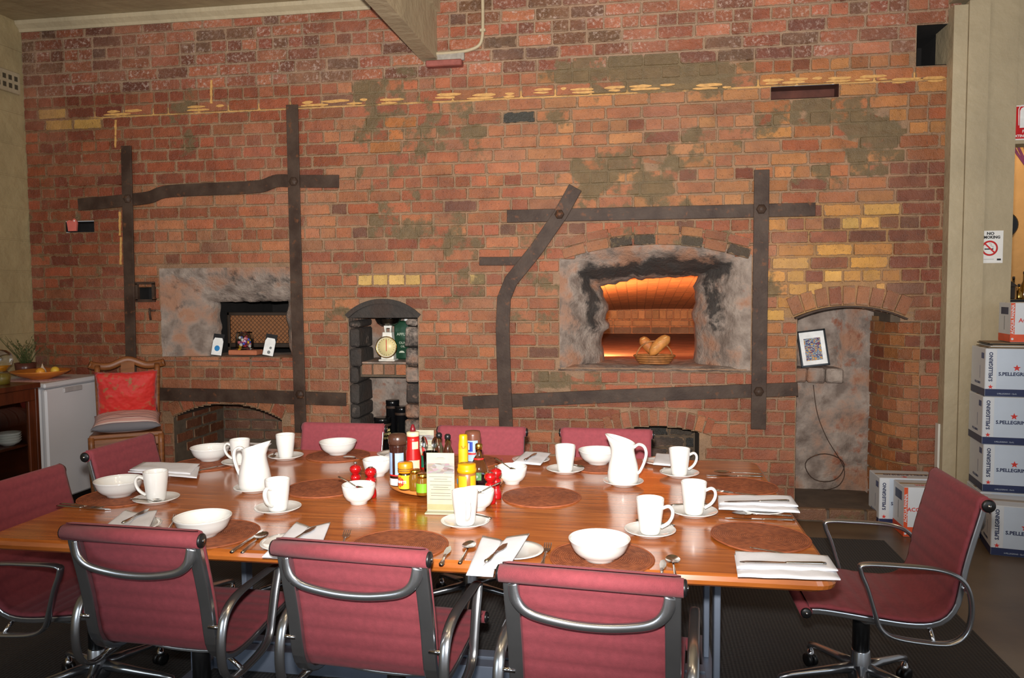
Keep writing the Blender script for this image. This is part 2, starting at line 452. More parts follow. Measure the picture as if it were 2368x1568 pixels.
# eight brick blanks with worn corners, unit size in x and z, depth from the mortar face
def blank(seed):
    r = random.Random(seed); ring = []
    for cxx, czz in ((-.5, -.5), (.5, -.5), (.5, .5), (-.5, .5)):
        ring.append((cxx, czz))
    pts = []
    for i, (x, z) in enumerate(ring):
        a, b = r.uniform(.012, .05), r.uniform(.05, .17)
        if i % 2 == 0: pts += [(x, z - math.copysign(b, z)), (x - math.copysign(a, x), z)]
        else: pts += [(x - math.copysign(a, x), z), (x, z - math.copysign(b, z))]
    vs = []
    for k, (ins, d) in enumerate(((0, 0.03), (0.0, -0.0015), (1, -0.0065))):
        for x, z in pts:
            fx, fz = (1 - .022 * ins), (1 - .075 * ins)
            vs.append((x * fx + (r.uniform(-.004, .004) if k else 0), d + (r.uniform(-.003, .002) if k == 2 else 0), z * fz + (r.uniform(-.02, .02) if k else 0)))
    fs = []
    for k in (0, 1):
        for j in range(8): fs.append((k * 8 + j, k * 8 + (j + 1) % 8, k * 8 + 8 + (j + 1) % 8, k * 8 + 8 + j))
    fs.append(tuple(16 + j for j in range(8)))
    return vs, fs
BLANKS = [blank(i) for i in range(9)]
BMESH = []
for i, (vs, fs) in enumerate(BLANKS):
    pair = []
    for u in (0, 1):
        me = MB().add(vs, fs).mesh('brick', 'brick_loose%d' % u); uvl = me.uv_layers.new(name='face')
        uvl.data.foreach_set('uv', [q for f in fs for j in f for q in (vs[j][0], vs[j][2])]); pair.append(me)
    BMESH.append(tuple(pair))
def put_brick(parent, loc, sx, sz, col, al, up=0, rz=0.0, ry=0.0, name='brick'):
    o = bpy.data.objects.new(name, BMESH[R.randrange(9)][up]); COL.objects.link(o); o.parent = parent
    o.location = loc; o.scale = (sx, 1, sz); o.rotation_euler = (0, ry, rz)
    l = lin(col); o.color = (l[0], l[1], l[2], al)
    return o
class Field:
    """bricks too many to be picked apart singly: one mesh with a colour per corner"""
    def __init__(s): s.b = MB(); s.c = []; s.u = []
    def put(s, loc, sx, sz, col, al, up=0, rz=0.0, ry=0.0):
        vs, fs = BLANKS[R.randrange(9)]
        T = Matrix.Translation(loc) @ Matrix.Rotation(rz, 4, 'Z') @ Matrix.Rotation(ry, 4, 'Y') @ Matrix.Diagonal((sx, 1, sz, 1))
        s.b.add(vs, fs, up, False, T); l = lin(col); s.c += [(l[0], l[1], l[2], al)] * sum(len(f) for f in fs)
        s.u += [q for f in fs for j in f for q in (vs[j][0], vs[j][2])]
    def build(s, name, parent):
        o = s.b.build(name, ['brick_field0', 'brick_field1'], parent)
        at = o.data.color_attributes.new('bc', 'FLOAT_COLOR', 'CORNER')
        at.data.foreach_set('color', [v for c in s.c for v in c]); o['kind'] = 'stuff'
        o.data.uv_layers.new(name='face').data.foreach_set('uv', s.u)
        return o
def vcol(o, fn):
    """colour attribute per vertex from a function of its place"""
    at = o.data.color_attributes.new('bc', 'FLOAT_COLOR', 'POINT')
    buf = []
    for v in o.data.vertices: buf += fn(v.co)
    at.data.foreach_set('color', buf)

wall = thing('wall_back', None, None, (0, 0, 0), kind='structure')
wall['label'] = 'old red brick bakery wall with cement smears behind the table'
# mortar bed with the openings left free
mb = MB(); zs = CH / 8; k = 0
while k * zs < ZC:
    z0, z1 = k * zs, min((k + 1) * zs, ZC)
    for a, b in free((z0 + z1) / 2, XL, XR):
        n = max(1, int((b - a) / 0.13))
        for i in range(n):
            u, v = a + (b - a) * i / n, a + (b - a) * (i + 1) / n
            mb.add([(u, DW, z0), (v, DW, z0), (v, DW, z1), (u, DW, z1)], [(0, 1, 2, 3)])
    k += 1
mo = mb.build('mortar_bed', 'brick_field0', wall)
def mortar_col(co):
    px, py = proj(co); a = cement(px, py)
    if py < plaster_line(px): c = (152, 124, 100)
    elif px < 300: c = (124, 88, 58)
    elif 1770 < px < 2100 and 470 < py < 735: c = (158, 118, 72)
    else: c = (146, 114, 86)
    if abs(py - (266 - (px - 240) * .047)) < 9 and px > 230: c = (196, 150, 88)
    l = lin(c); return (l[0], l[1], l[2], a)
vcol(mo, mortar_col)
# the courses
BR = []
for k in range(int(ZC / CH) + 1):
    z0 = k * CH; h = min(CH - 0.010, ZC - z0 - 0.004)
    if h < 0.03: continue
    hd = k % 4 == 2; mod = 0.1205 if hd else 0.2405
    x = XL - (0.12 if k % 2 else 0.0) - (0.06 if k % 4 == 0 else 0); zm = z0 + h / 2 + 0.005
    fr = free(zm, XL + .004, XR - .004, 0.006)
    while x < XR:
        L = mod + R.uniform(-.006, .006)
        if not hd and R.random() < 0.10: L = 0.121
        for a, b in fr:
            u, v = max(x, a), min(x + L - 0.010, b)
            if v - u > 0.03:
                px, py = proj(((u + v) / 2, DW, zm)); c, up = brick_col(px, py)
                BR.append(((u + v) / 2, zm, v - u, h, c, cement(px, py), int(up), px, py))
        x += L
def shows(b):
    q = 0 < b[7] < 2200 and 8 < b[8] < 960
    if 30 < b[7] < 400 and b[8] > 830: q = False
    return (b[2] * b[3] / (Vector((b[0], DW, b[1] - CAMH)).dot(F0)) ** 2) * (1 if q else 0)
BR.sort(key=shows, reverse=True)
fld = Field()
for i, b in enumerate(BR):
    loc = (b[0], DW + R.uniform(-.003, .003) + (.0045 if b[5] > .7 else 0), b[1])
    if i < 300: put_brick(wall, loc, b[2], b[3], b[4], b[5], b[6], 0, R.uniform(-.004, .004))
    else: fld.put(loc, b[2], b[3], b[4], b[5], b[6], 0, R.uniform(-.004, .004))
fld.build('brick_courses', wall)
# ragged strip of yellow paint left along an old ceiling line
for a, b, off in ((236, 330, 0), (425, 520, -2), (690, 850, 0), (870, 935, 3), (1000, 1075, -3), (1080, 1190, 2), (1230, 1310, -4), (1312, 1390, 0), (1395, 1560, -1), (1600, 1690, 4), (1760, 1900, 0), (1905, 2050, 2), (2060, 2190, 12)):
    for dy, hh in ((0, 2.2), (7, 1.6)):
        u = a + R.uniform(0, 14)
        while u < b - 12:
            e = min(b, u + R.uniform(24, 70)); top, bot = [], []; n = max(3, int((e - u) / 9))
            for i in range(n + 1):
                px = u + (e - u) * i / n; py = 260 - (px - 240) * 0.0475 + off + dy; k_ = sin(pi * i / n) ** .4 + .15
                top.append(wp(px, py - hh * k_ - R.uniform(0, 1.6))); bot.append(wp(px, py + hh * k_ + R.uniform(0, 1.6)))
            MB().prism(bot + top[::-1], DW - .0105, DW - .002, 'y').build('paint_remnant', pm('ochre_paint', (196, 148, 84), .6, 0, .2, 40, .3), wall)
            u = e + R.uniform(4, 26) * (1 if dy == 0 else 2.2)
for px, y0, y1 in ((269, 278, 342), (283, 345, 352), (279, 490, 545), (281, 548, 612), (490, 186, 240)):
    n = 8; lf_ = [wp(px - 1.5 - R.uniform(0, 1.5), y0 + (y1 - y0) * i / n) for i in range(n + 1)]; rt_ = [wp(px + 1.5 + R.uniform(0, 1.8), y0 + (y1 - y0) * i / n) for i in range(n + 1)]
    MB().prism(lf_ + rt_[::-1], DW - .0105, DW - .002, 'y').build('paint_remnant', 'ochre_paint', wall)

# ---- plaster throats round the ovens
def resample(pts, n):
    P = [Vector((p[0], 0, p[1])) for p in pts]; L = [0]
    for i in range(1, len(P)): L.append(L[-1] + (P[i] - P[i - 1]).length)
    out = []
    for j in range(n + 1):
        d = L[-1] * j / n; i = 1
        while i < len(L) - 1 and L[i] < d: i += 1
        t = (d - L[i - 1]) / max(L[i] - L[i - 1], 1e-9); out.append(P[i - 1].lerp(P[i], t))
    return out
def throat(parent, outer, inner, yi, depth2, soot, name='plaster_surround', amp=0.02):
    """outer / inner: three polylines (left side upwards, top, right side downwards) in (x, z)"""
    cnt = (16, 26, 16); A, B = [], []
    for o_, i_, n in zip(outer, inner, cnt):
        a, b = resample(o_, n), resample(i_, n)
        A += a[(1 if A else 0):]; B += b[(1 if B else 0):]
    m = len(A); rows = 10; vs = []; w8 = []
    for r_ in range(rows + 1):
        t = r_ / rows
        for i in range(m):
            p = A[i].lerp(B[i], t); y = DW - 0.006 + (yi - DW + 0.006) * (t ** 1.6)
            nz = noise.noise((p.x * 9, p.z * 9, t * 3)) * amp * (0.2 if r_ == 0 else 1)
            nx = noise.noise((p.z * 16, t * 2, 5.3)) * amp * 0.8 * t; nzz = noise.noise((p.x * 16, 9.1, t * 2)) * amp * 0.8 * t
            vs.append((p.x + nx, y + nz * 0.9, p.z + nzz)); w8.append(t)
    for i in range(m):
        p = Vector(vs[rows * m + i]); vs.append((p.x, yi + depth2, p.z)); w8.append(1.0)
    fs = [(r_ * m + i, r_ * m + i + 1, (r_ + 1) * m + i + 1, (r_ + 1) * m + i) for r_ in range(rows + 1) for i in range(m - 1)]
    o = MB().add(vs, fs, 0, True).build(name, 'sooty_plaster', parent)
    at = o.data.color_attributes.new('bc', 'FLOAT_COLOR', 'POINT'); buf = []
    for v, t in zip(vs, w8): buf += [max(0.0, min(1.4, soot(v, t))), 0.55 if t < .5 else 0.2, 0, 1]
    at.data.foreach_set('color', buf)
    return o

# ---- oven on the right with its lit vault
ov2 = thing('bread_oven', 'open brick bread oven with sooty plaster mouth and glowing orange vault', 'oven', (0, 0, 0))
ZS2 = wp(1520, 848)[1]; YI = DW + 0.30
W = lambda *pp: [wp(*p) for p in pp]
WI = lambda *pp: [wp(p[0], p[1], YI) for p in pp]
def arc_pts(o, n=12):
    hw_ = (o[1] - o[0]) / 2; rs = o[4] - o[3]; rd = (hw_ * hw_ + rs * rs) / (2 * rs)
    return [(o[0] + 2 * hw_ * i / n, o[4] - rd + sqrt(max(rd * rd - (hw_ * (2 * i / n - 1)) ** 2, 0))) for i in range(n + 1)]
out2 = [[(O_OVEN2[0], ZS2 - .02), (O_OVEN2[0], O_OVEN2[3])], arc_pts(O_OVEN2), [(O_OVEN2[1], O_OVEN2[3]), (O_OVEN2[1], ZS2 - .02)]]
in2 = [[(wp(1392, 830, YI)[0], ZS2)] + WI((1388, 790), (1392, 772), (1409, 758), (1398, 745), (1408, 716), (1396, 694), (1388, 662)),
       WI((1388, 662), (1430, 652), (1480, 644), (1550, 639), (1620, 636)),
       WI((1620, 636), (1612, 660), (1615, 690), (1608, 730), (1611, 770), (1614, 800)) + [(wp(1606, 830, YI)[0], ZS2)]]
throat(ov2, out2, in2, YI, 0.28, lambda v, t: 0.20 + 1.0 * max(0, 1 - abs(t - .68) / .40) * (1 if v[2] > ZS2 + .22 else 0.35) + (.35 if v[2] > ZS2 + .62 else 0), amp=0.035)
sl = MB().grid(lambda u, v: (O_OVEN2[0] - .01 + (O_OVEN2[1] - O_OVEN2[0] + .02) * u, DW - 0.03 + 0.66 * v, ZS2 + 0.010 * noise.noise((u * 14, v * 5, 2)) + (-.03 if v == 0 else 0)), 40, 8).build('sill', 'sooty_plaster', ov2)
vcol(sl, lambda c: (0.15, 0.4, 0, 1))
YF, YB = DW + 0.58, DW + 4.3; XC = (wp(1500, 750)[0]) + 0.32; HWV = 1.45
t = NT('oven_brick'); p = t.pos()
mp = t.n('ShaderNodeMapping'); mp.inputs['Rotation'].default_value = (0, 0, pi / 2); t.l(p, mp.inputs[0])
bt = t.n('ShaderNodeTexBrick'); t.l(mp.outputs[0], bt.inputs['Vector']); bt.inputs['Scale'].default_value = 1
bt.inputs['Brick Width'].default_value = .24; bt.inputs['Row Height'].default_value = .09; bt.inputs['Mortar Size'].default_value = .005
bt.inputs['Color1'].default_value = lin((196, 130, 84)); bt.inputs['Color2'].default_value = lin((176, 110, 72)); bt.inputs['Mortar'].default_value = lin((132, 84, 58))
t.l(t.mix(t.thr(t.noise(5, 4, p), .3, .7), lin((150, 100, 70)), bt.outputs['Color'], 'MIX'), t.b.inputs['Base Color']); t.set(Roughness=.85)
t.bump(t.noise(14, 5, p), .5, .02)
def vault(u, v):
    a = pi * u; x = XC - HWV * cos(a); z = ZS2 + 0.26 - .06 * v + (0.40 - .30 * v) * sin(a); return (x, YF + (YB - YF) * v, z)
MB().grid(vault, 24, 16).build('vault', 'oven_brick', ov2)
MB().grid(lambda u, v: (XC - HWV + 2 * HWV * u, YF + (YB - YF) * v, ZS2 - 0.004), 4, 8).build('oven_floor', pm('hearth_stone', (142, 104, 84), .8, 0, .25, 6, .5, 20), ov2)
sb = MB()
for s_ in (-1, 1): sb.add([(XC + s_ * HWV, YF, ZS2), (XC + s_ * HWV, YB, ZS2), (XC + s_ * HWV, YB, ZS2 + .27), (XC + s_ * HWV, YF, ZS2 + .27)], [(0, 1, 2, 3)])
# inner face of the front wall, left and right of the mouth and above it
xa, xb, zt = wp(1385, 700, YI)[0], wp(1622, 700, YI)[0], wp(1500, 636, YI)[1]
for x0, x1, z0, z1 in ((XC - HWV, xa, ZS2, ZS2 + .7), (xb, XC + HWV, ZS2, ZS2 + .7), (xa, xb, zt + .02, ZS2 + .9)):
    sb.add([(x0, YF, z0), (x1, YF, z0), (x1, YF, z1), (x0, YF, z1)], [(0, 1, 2, 3)])
sb.build('chamber_walls', 'oven_brick', ov2)
MB().add([(XC - HWV, YB + .02, ZS2 - .02), (XC + HWV, YB + .02, ZS2 - .02), (XC + HWV, YB + .02, ZS2 + .7), (XC - HWV, YB + .02, ZS2 + .7)], [(0, 1, 2, 3)]).build('back_wall', 'oven_brick', ov2)
for row, (hh, mod) in enumerate(((.075, .23), (.075, .23), (.115, .085), (.115, .10), (.1, .11))):
    z = ZS2 + sum((.075, .075, .115, .115, .1)[:row]) + .012 * row + hh / 2; x = XC - 1.15
    while x < XC + 0.6:
        put_brick(ov2, (x + mod / 2, YB + .012, z), mod - .012, hh - .004, jit((186, 118, 80) if row else (120, 80, 62), .1), 0.0); x += mod
lamp('oven_lamp', 'SPOT', (XC - .80, DW + .85, ZS2 + .05), 150, (1.0, 0.47, 0.18), 0.03, (XC + .1, DW + 2.0, ZS2 + .62), spot_size=radians(120), spot_blend=.6)
lamp('oven_lamp', 'SPOT', (XC + .55, DW + .75, ZS2 + .05), 60, (1.0, 0.47, 0.18), 0.03, (XC - .1, DW + 2.4, ZS2 + .55), spot_size=radians(120), spot_blend=.6)

# ---- oven on the left, cold and dark
ov1 = thing('bread_oven', 'dark unlit brick oven mouth with grey plaster edge and wire screen inside', 'oven', (0, 0, 0))
ZS1 = wp(530, 826)[1]; YI1 = DW + 0.14
W1 = lambda *pp: [wp(p[0], p[1], YI1) for p in pp]
out1 = [[(O_OVEN1[0] - .01, ZS1 - .02), (O_OVEN1[0] - .01, O_OVEN1[4] + .01)], [(O_OVEN1[0] - .01, O_OVEN1[4] + .01), (O_OVEN1[1] + .01, O_OVEN1[4] + .01)], [(O_OVEN1[1] + .01, O_OVEN1[4] + .01), (O_OVEN1[1] + .01, ZS1 - .02)]]
in1 = [[(wp(494, 810, YI1)[0], ZS1)] + W1((497, 760), (494, 698)), W1((494, 698), (560, 697), (666, 696)), W1((666, 696), (664, 750)) + [(wp(672, 810, YI1)[0], ZS1)]]
throat(ov1, out1, in1, YI1, 0.10, lambda v, t: 0.20 + (0.55 if v[2] > ZS1 + .36 else 0.0) * (1 - abs(t - .4)) + .25 * (t > .8), amp=0.025)
s1 = MB().grid(lambda u, v: (O_OVEN1[0] + (O_OVEN1[1] - O_OVEN1[0]) * u, DW - .025 + .5 * v, ZS1 + .006 * noise.noise((u * 12, v * 4, 7)) + (-.03 if v == 0 else 0)), 24, 6).build('sill', 'sooty_plaster', ov1)
vcol(s1, lambda c: (.3, .3, 0, 1))
pm('soot_black', (26, 23, 22), .9, 0, .3, 10, .4, 30)
xa, xb = wp(470, 700, YI1)[0], wp(700, 700, YI1)[0]; zt1 = wp(560, 690, YI1)[1]
MB().add([(xa, DW + .24, ZS1 - .01), (xb, DW + .24, ZS1 - .01), (xb, DW + .24, zt1 + .06), (xa, DW + .24, zt1 + .06), (xa, DW + 1.3, ZS1 - .01), (xb, DW + 1.3, ZS1 - .01), (xb, DW + 1.3, zt1 + .06), (xa, DW + 1.3, zt1 + .06)],
         [(0, 4, 7, 3), (1, 2, 6, 5), (3, 7, 6, 2), (4, 5, 6, 7), (0, 1, 5, 4)]).build('chamber', 'soot_black', ov1)

# ---- recess boxes behind the other openings
def recess(parent, o, depth, mat, name='recess', top=True, yfront=None):
    xl, xr, zb, zs_, zc = o; n = 14; y0 = DW - .002 if yfront is None else yfront; prof = [(xl, zb), (xl, zs_)]
    if zc > zs_ + 1e-4:
        hw = (xr - xl) / 2; rise = zc - zs_; rad = (hw * hw + rise * rise) / (2 * rise)
        for i in range(1, n):
            x = xl + (xr - xl) * i / n; prof.append((x, zc - rad + sqrt(max(rad * rad - (x - (xl + xr) / 2) ** 2, 0))))
    prof += [(xr, zs_), (xr, zb)]; k = len(prof)
    vs = [(x, y0, z) for x, z in prof] + [(x, DW + depth, z) for x, z in prof]
    fs = [(i, i + 1, k + i + 1, k + i) for i in range(k - 1)] + [tuple(range(k, 2 * k))[::-1]]
    if zb > 0.01: fs.append((k - 1, 0, k, 2 * k - 1))
    o_ = MB().add(vs, fs).build(name, mat, parent)
    return o_
recess(wall, O_SLOT1, .16, 'soot_black', 'missing_brick'); recess(wall, O_SLOT2, .12, pm('dark_brick', (84, 44, 32), .8, 0, .3, 12, .4, 40), 'missing_brick')
recess(wall, O_HOLE, .5, 'soot_black', 'beam_hole')

# left low arch: a deep hearth with its own brickwork
pm('dark_mortar', (92, 78, 64), .9, 0, .2, 20, .3, 60)
h1 = thing('hearth_arch', 'low arched brick hearth half hidden behind the red cushioned chair', 'hearth')
xl, xr, _, zs_, zc = O_ARCH1
recess(h1, O_ARCH1, .72, 'dark_mortar', 'mortar_shell')
for k in range(int(zc / CH)):
    z = k * CH + .043; off = .12 * (k % 2)
    if z < .25: continue
    for i in range(4):
        y = DW + .03 + .235 * i - off * .9
        if DW - .05 < y < DW + .6: put_brick(h1, (xl - .002, max(y, DW) + .11, z), .215, .072, jit((112, 58, 42), .12), .2, 0, pi / 2)
    x = xl + .02 - off
    while x < xr - .04:
        a, b = max(x, xl + .01), min(x + .228, xr - .01)
        if b - a > .04: put_brick(h1, ((a + b) / 2, DW + .715, z), b - a, .072, jit((106, 58, 44), .12), .2)
        x += .24
def voussoirs(parent, o, thick, n, cols, y=None, a_over=1.0, yoff=0.0):
    xl, xr, zb, zs_, zc = o; hw = (xr - xl) / 2; rise = zc - zs_; rad = (hw * hw + rise * rise) / (2 * rise)
    cx_, cz_ = (xl + xr) / 2, zc - rad; am = math.asin(hw / rad) * a_over
    for i in range(n):
        a = -am + 2 * am * (i + .5) / n; rm = rad + thick / 2 + .004; wdt = 2 * am * rm / n - .011
        put_brick(parent, (cx_ + rm * sin(a), DW - .006 + yoff + R.uniform(-.003, .003), cz_ + rm * cos(a)), wdt, thick, jit(R.choice(cols), .1), .1, 0, 0, a, 'arch_brick')
voussoirs(h1, O_ARCH1, .105, 9, [(146, 76, 50), (152, 84, 60), (136, 66, 44)])

h2 = thing('hearth_arch', 'low arched brick hearth behind the white jug, dark inside', 'hearth')
recess(h2, O_ARCH2, .4, 'dark_mortar', 'mortar_shell')
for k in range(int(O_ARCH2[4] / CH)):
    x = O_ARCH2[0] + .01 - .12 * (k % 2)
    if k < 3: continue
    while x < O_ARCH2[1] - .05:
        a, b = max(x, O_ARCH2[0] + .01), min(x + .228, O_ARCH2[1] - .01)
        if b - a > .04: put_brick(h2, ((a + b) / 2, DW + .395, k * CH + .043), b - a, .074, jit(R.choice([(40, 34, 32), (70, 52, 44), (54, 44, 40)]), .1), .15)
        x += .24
voussoirs(h2, O_ARCH2, .115, 12, [(150, 78, 54), (156, 86, 62), (140, 68, 46)], a_over=1.28)

# middle niche with its shelf
n1 = thing('wall_niche', 'narrow arched wall niche with sooty jambs and a brick shelf', 'niche')
recess(n1, O_NICHE1, .42, 'sooty_plaster', 'lining')
vcol(n1.children[0], lambda c: (0.5, 0.75, 0, 1))
xl, xr, _, zs_, zc = O_NICHE1; hw = (xr - xl) / 2
# jambs: blackened stones, one by one, set back a little
xi0, xi1 = wp(842, 850, DW + .1)[0], wp(946, 850, DW + .1)[0]
def stone(parent, x0, x1, z0, z1, y0, y1, col, seed, name='jamb_stone'):
    b = MB(); n = 5; rr = random.Random(seed)
    b.rbox(x0, x1, y0, y1, z0, z1, .012)
    o = b.build(name, 'sooty_plaster', parent); me = o.data
    for v in me.vertices:
        q = noise.noise_vector(v.co * 14) * .012; v.co += q
    at = me.color_attributes.new('bc', 'FLOAT_COLOR', 'POINT'); at.data.foreach_set('color', [col[0], col[1], 0, 1] * len(me.vertices))
    return o
z = .3; i = 0
zsp = zs_ - .02
while z < zsp:
    hh = R.uniform(.10, .17); zt_ = min(z + hh, zsp)
    stone(n1, xl + .002, xi0 + R.uniform(-.012, .012), z, zt_ - .008, DW - .004, DW + .3, (R.choice((1.5, 1.2, .8, 1.4)), .2), i)
    stone(n1, xi1 + R.uniform(-.012, .012), xr - .002, z + .01, zt_ - .002, DW - .004, DW + .3, (R.choice((.9, .5, .7, 1.2)), .5), i + 50)
    z = zt_; i += 1
# flat dark band under the arch
zl = wp(886, 735)[1]; rise = zc - zs_; rad = (hw * hw + rise * rise) / (2 * rise); poly = [(xl + .004, zl), (xr - .004, zl)]
for i in range(13):
    x = xr - .004 - (2 * hw - .008) * i / 12; poly.append((x, zc - .004 - rad + sqrt(rad * rad - (x - (xl + xr) / 2) ** 2)))
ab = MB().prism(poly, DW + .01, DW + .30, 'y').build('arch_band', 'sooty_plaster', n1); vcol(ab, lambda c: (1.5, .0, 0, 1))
rp_ = []
for i in range(15):
    x = xl - .012 + (2 * hw + .024) * i / 14; rp_.append((x, zc + .012 - rad + sqrt(max(rad * rad - (x - (xl + xr) / 2) ** 2 * .97, 0))))
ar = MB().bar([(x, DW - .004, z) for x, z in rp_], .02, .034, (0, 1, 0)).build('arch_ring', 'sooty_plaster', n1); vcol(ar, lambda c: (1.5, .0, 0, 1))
zsh0, zsh1 = wp(890, 870)[1], wp(890, 842)[1]
ls = MB().box(xi0 - .02, xi1 + .02, DW + .03, DW + .42, zsh1, zsh1 + .012).build('shelf_slab', 'sooty_plaster', n1); vcol(ls, lambda c: (.5, .4, 0, 1))
for i in range(4): put_brick(n1, (xi0 + (xi1 - xi0) * (i + .5) / 4, DW + .045, (zsh0 + zsh1) / 2), (xi1 - xi0) / 4 - .01, zsh1 - zsh0 - .01, jit(((150, 88, 66), (158, 110, 92), (140, 84, 66), (176, 92, 56))[i], .05), .25, 0, 0, 0, 'shelf_brick')
MB().box(xi0 - .01, xi1 + .01, DW + .05, DW + .42, zsh0 - .012, zsh1).build('shelf_core', 'dark_mortar', n1)

# right niche: plaster back, arched head, rounded brick jamb
n2 = thing('wall_niche', 'tall plastered niche with arched brick head and rounded right jamb', 'niche')
xl, xr, _, zs_, zc = O_NICHE2; xe = O_NICHE2B[1]; DN = .36
xj = wp(2012, 900, DW + DN)[0]
def nb(u, v):
    z = -.0 + (zc + .02) * v; x = xl - .02 + (xe + .04 - xl) * u
    y = DW + DN + .035 * noise.noise((x * 4, z * 4, 1)) + .015 * noise.noise((x * 13, z * 13, 4))
    if z > 0.93: y += .10 * (1 if x < xl + .36 else 0)
    return (x, y, z)
bk = MB().grid(nb, 26, 60).build('plaster_back', 'sooty_plaster', n2)
vcol(bk, lambda c: (.22 + (.2 if c.x < xl + .2 else 0), .78 if c.x > xl + .3 else .3, 0, 1))
lf = MB().grid(lambda u, v: (xl + .008 * noise.noise((v * 30, u * 5, 3)), DW - .002 + (DN + .05) * u, (zs_ + .03) * v), 5, 40).build('plaster_cheek', 'sooty_plaster', n2, fix=False)
vcol(lf, lambda c: (.1, .5, 0, 1))
hw = (xr - xl) / 2; rise = zc - zs_; rad = (hw * hw + rise * rise) / (2 * rise)
hd_ = MB().grid(lambda u, v: (xl + (xr - xl) * u, DW + (DN + .05) * v, zc - rad + sqrt(max(rad * rad - (xl + (xr - xl) * u - (xl + xr) / 2) ** 2, 0))), 20, 4).build('arch_soffit', 'sooty_plaster', n2); vcol(hd_, lambda c: (.45, .2, 0, 1))
MB().box(xr - .06, xe + .05, DW + .004, DW + DN + .05, O_NICHE2B[3] - .004, zs_ + .03).build('jamb_cap', 'dark_mortar', n2)
# curved jamb bricks
def jamb_pt(a): return Vector((xe - (xe - xj) * cos(a), DW + DN * (1 - sin(a)), 0))
for k in range(0, int(zs_ / CH)):
    z = k * CH + .043; m = 4; off = (k % 2) * .5
    cuts = [0.0] + [(i + .5 + off * .9) / m for i in range(m) if 0.06 < (i + .5 + off * .9) / m < .97] + [1.0]
    for a0, a1 in zip(cuts[:-1], cuts[1:]):
        p0, p1 = jamb_pt(a0 * pi / 2), jamb_pt(a1 * pi / 2); d = p1 - p0; mid = (p0 + p1) / 2
        put_brick(n2, (mid.x, mid.y, z), d.length + .004, .076, jit(R.choice([(160, 88, 50), (150, 78, 44), (166, 96, 58), (128, 58, 34)]), .1), .18, 0, atan2(d.y, d.x), 0, 'jamb_brick')
MB().grid(lambda u, v: tuple(jamb_pt(u * pi / 2) + Vector((.004, .008, (zs_) * v))), 10, 2).build('jamb_mortar', pm('ochre_mortar', (150, 112, 74), .85, 0, .2, 30, .4, 60), n2)
voussoirs(n2, (xl - .01, xr + .01, 0, zs_ + .012, zc + .012), .125, 9, [(156, 92, 62), (150, 82, 52), (164, 100, 66), (140, 66, 40), (190, 136, 70)], a_over=1.06)
bp = []
for i in range(17):
    x = xl - .02 + (xr - xl + .05) * i / 16; bp.append((x, DW - .006, zc + .004 - rad + sqrt(max(rad * rad - (x - (xl + xr) / 2) ** 2, 0))))
MB().bar(bp, .09, .012, (0, 1, 0)).build('iron_lintel', 'old_iron', n2)
# ledge across the niche and hearth kerb in front of it
zl0, zl1 = wp(1900, 884, DW + .27)[1], wp(1900, 852, DW + .27)[1]
for i in range(3): stone(n2, xl + .005 + .12 * i, xl + .12 + .12 * i, zl0, zl1, DW + .24 + .01 * (i % 2), DW + .5, (.45, .6), 90 + i, 'ledge_stone')
kx0, kx1 = xl - .06, wp(2036, 1100)[0]
MB().box(kx0, kx1, DW - .20, DW + .36, .0, .075).build('kerb_bed', pm('kerb_stone', (96, 82, 70), .85, 0, .25, 9, .5, 30), n2)
x = kx0
while x < kx1 - .05:
    put_brick(n2, (x + .115, DW - .20, .045), .215, .075, jit((112, 70, 52), .12), .5, 0, 0, 0, 'kerb_brick'); x += .23
# faint round wire loop hanging in the niche
cxw, czw = wp(1905, 1080, DW + DN - .03)
lp = [(cxw + .13 * cos(a) * (1 + .06 * sin(3 * a)), DW + DN - .055, czw + .10 * sin(a)) for a in [2 * pi * i / 24 for i in range(24)]]
q = wp(1880, 890, DW + DN - .05)
wire = thing('wire_coil', 'thin dark wire looped on the plaster back of the tall niche', 'wire', (cxw, DW + DN - .055, .075))
MB().tube([Vector(p) - Vector((cxw, DW + DN - .055, .075)) for p in lp], .0035, 5, closed=True).build('loop', 'old_iron', wire)
MB().tube([Vector(p) - Vector((cxw, DW + DN - .055, .075)) for p in smooth_path([(q[0], DW + DN - .06, q[1]), (q[0] + .03, DW + DN - .06, q[1] - .2), (q[0] + .10, DW + DN - .055, q[1] - .38), (cxw + .13, DW + DN - .055, czw), (cxw + .1, DW + DN - .055, czw - .12), (cxw, DW + DN - .05, .08)])], .003, 5).build('tail', 'old_iron', wire)
# curved brick rows above the right oven
for row, (pc, pe, hh) in enumerate(((553, 588, .07), (531, 563, .06))):
    for i in range(8):
        u0, u1 = i / 8, (i + 1) / 8
        def ap(u): 
            px = 1300 + 436 * u; return Vector((wp(px, pc + (pe - pc) * (2 * u - 1) ** 2)[0], 0, wp(px, pc + (pe - pc) * (2 * u - 1) ** 2)[1]))
        a, b = ap(u0), ap(u1); d = b - a; m = (a + b) / 2
        put_brick(ov2, (m.x, DW - .008, m.z), d.length - .012, hh, jit(R.choice([(120, 78, 54), (70, 52, 40), (140, 84, 58), (128, 92, 66)] if row == 0 else [(150, 80, 58), (158, 98, 68), (134, 74, 54)]), .1), .4, 0, 0, -atan2(d.z, d.x), 'arch_brick')

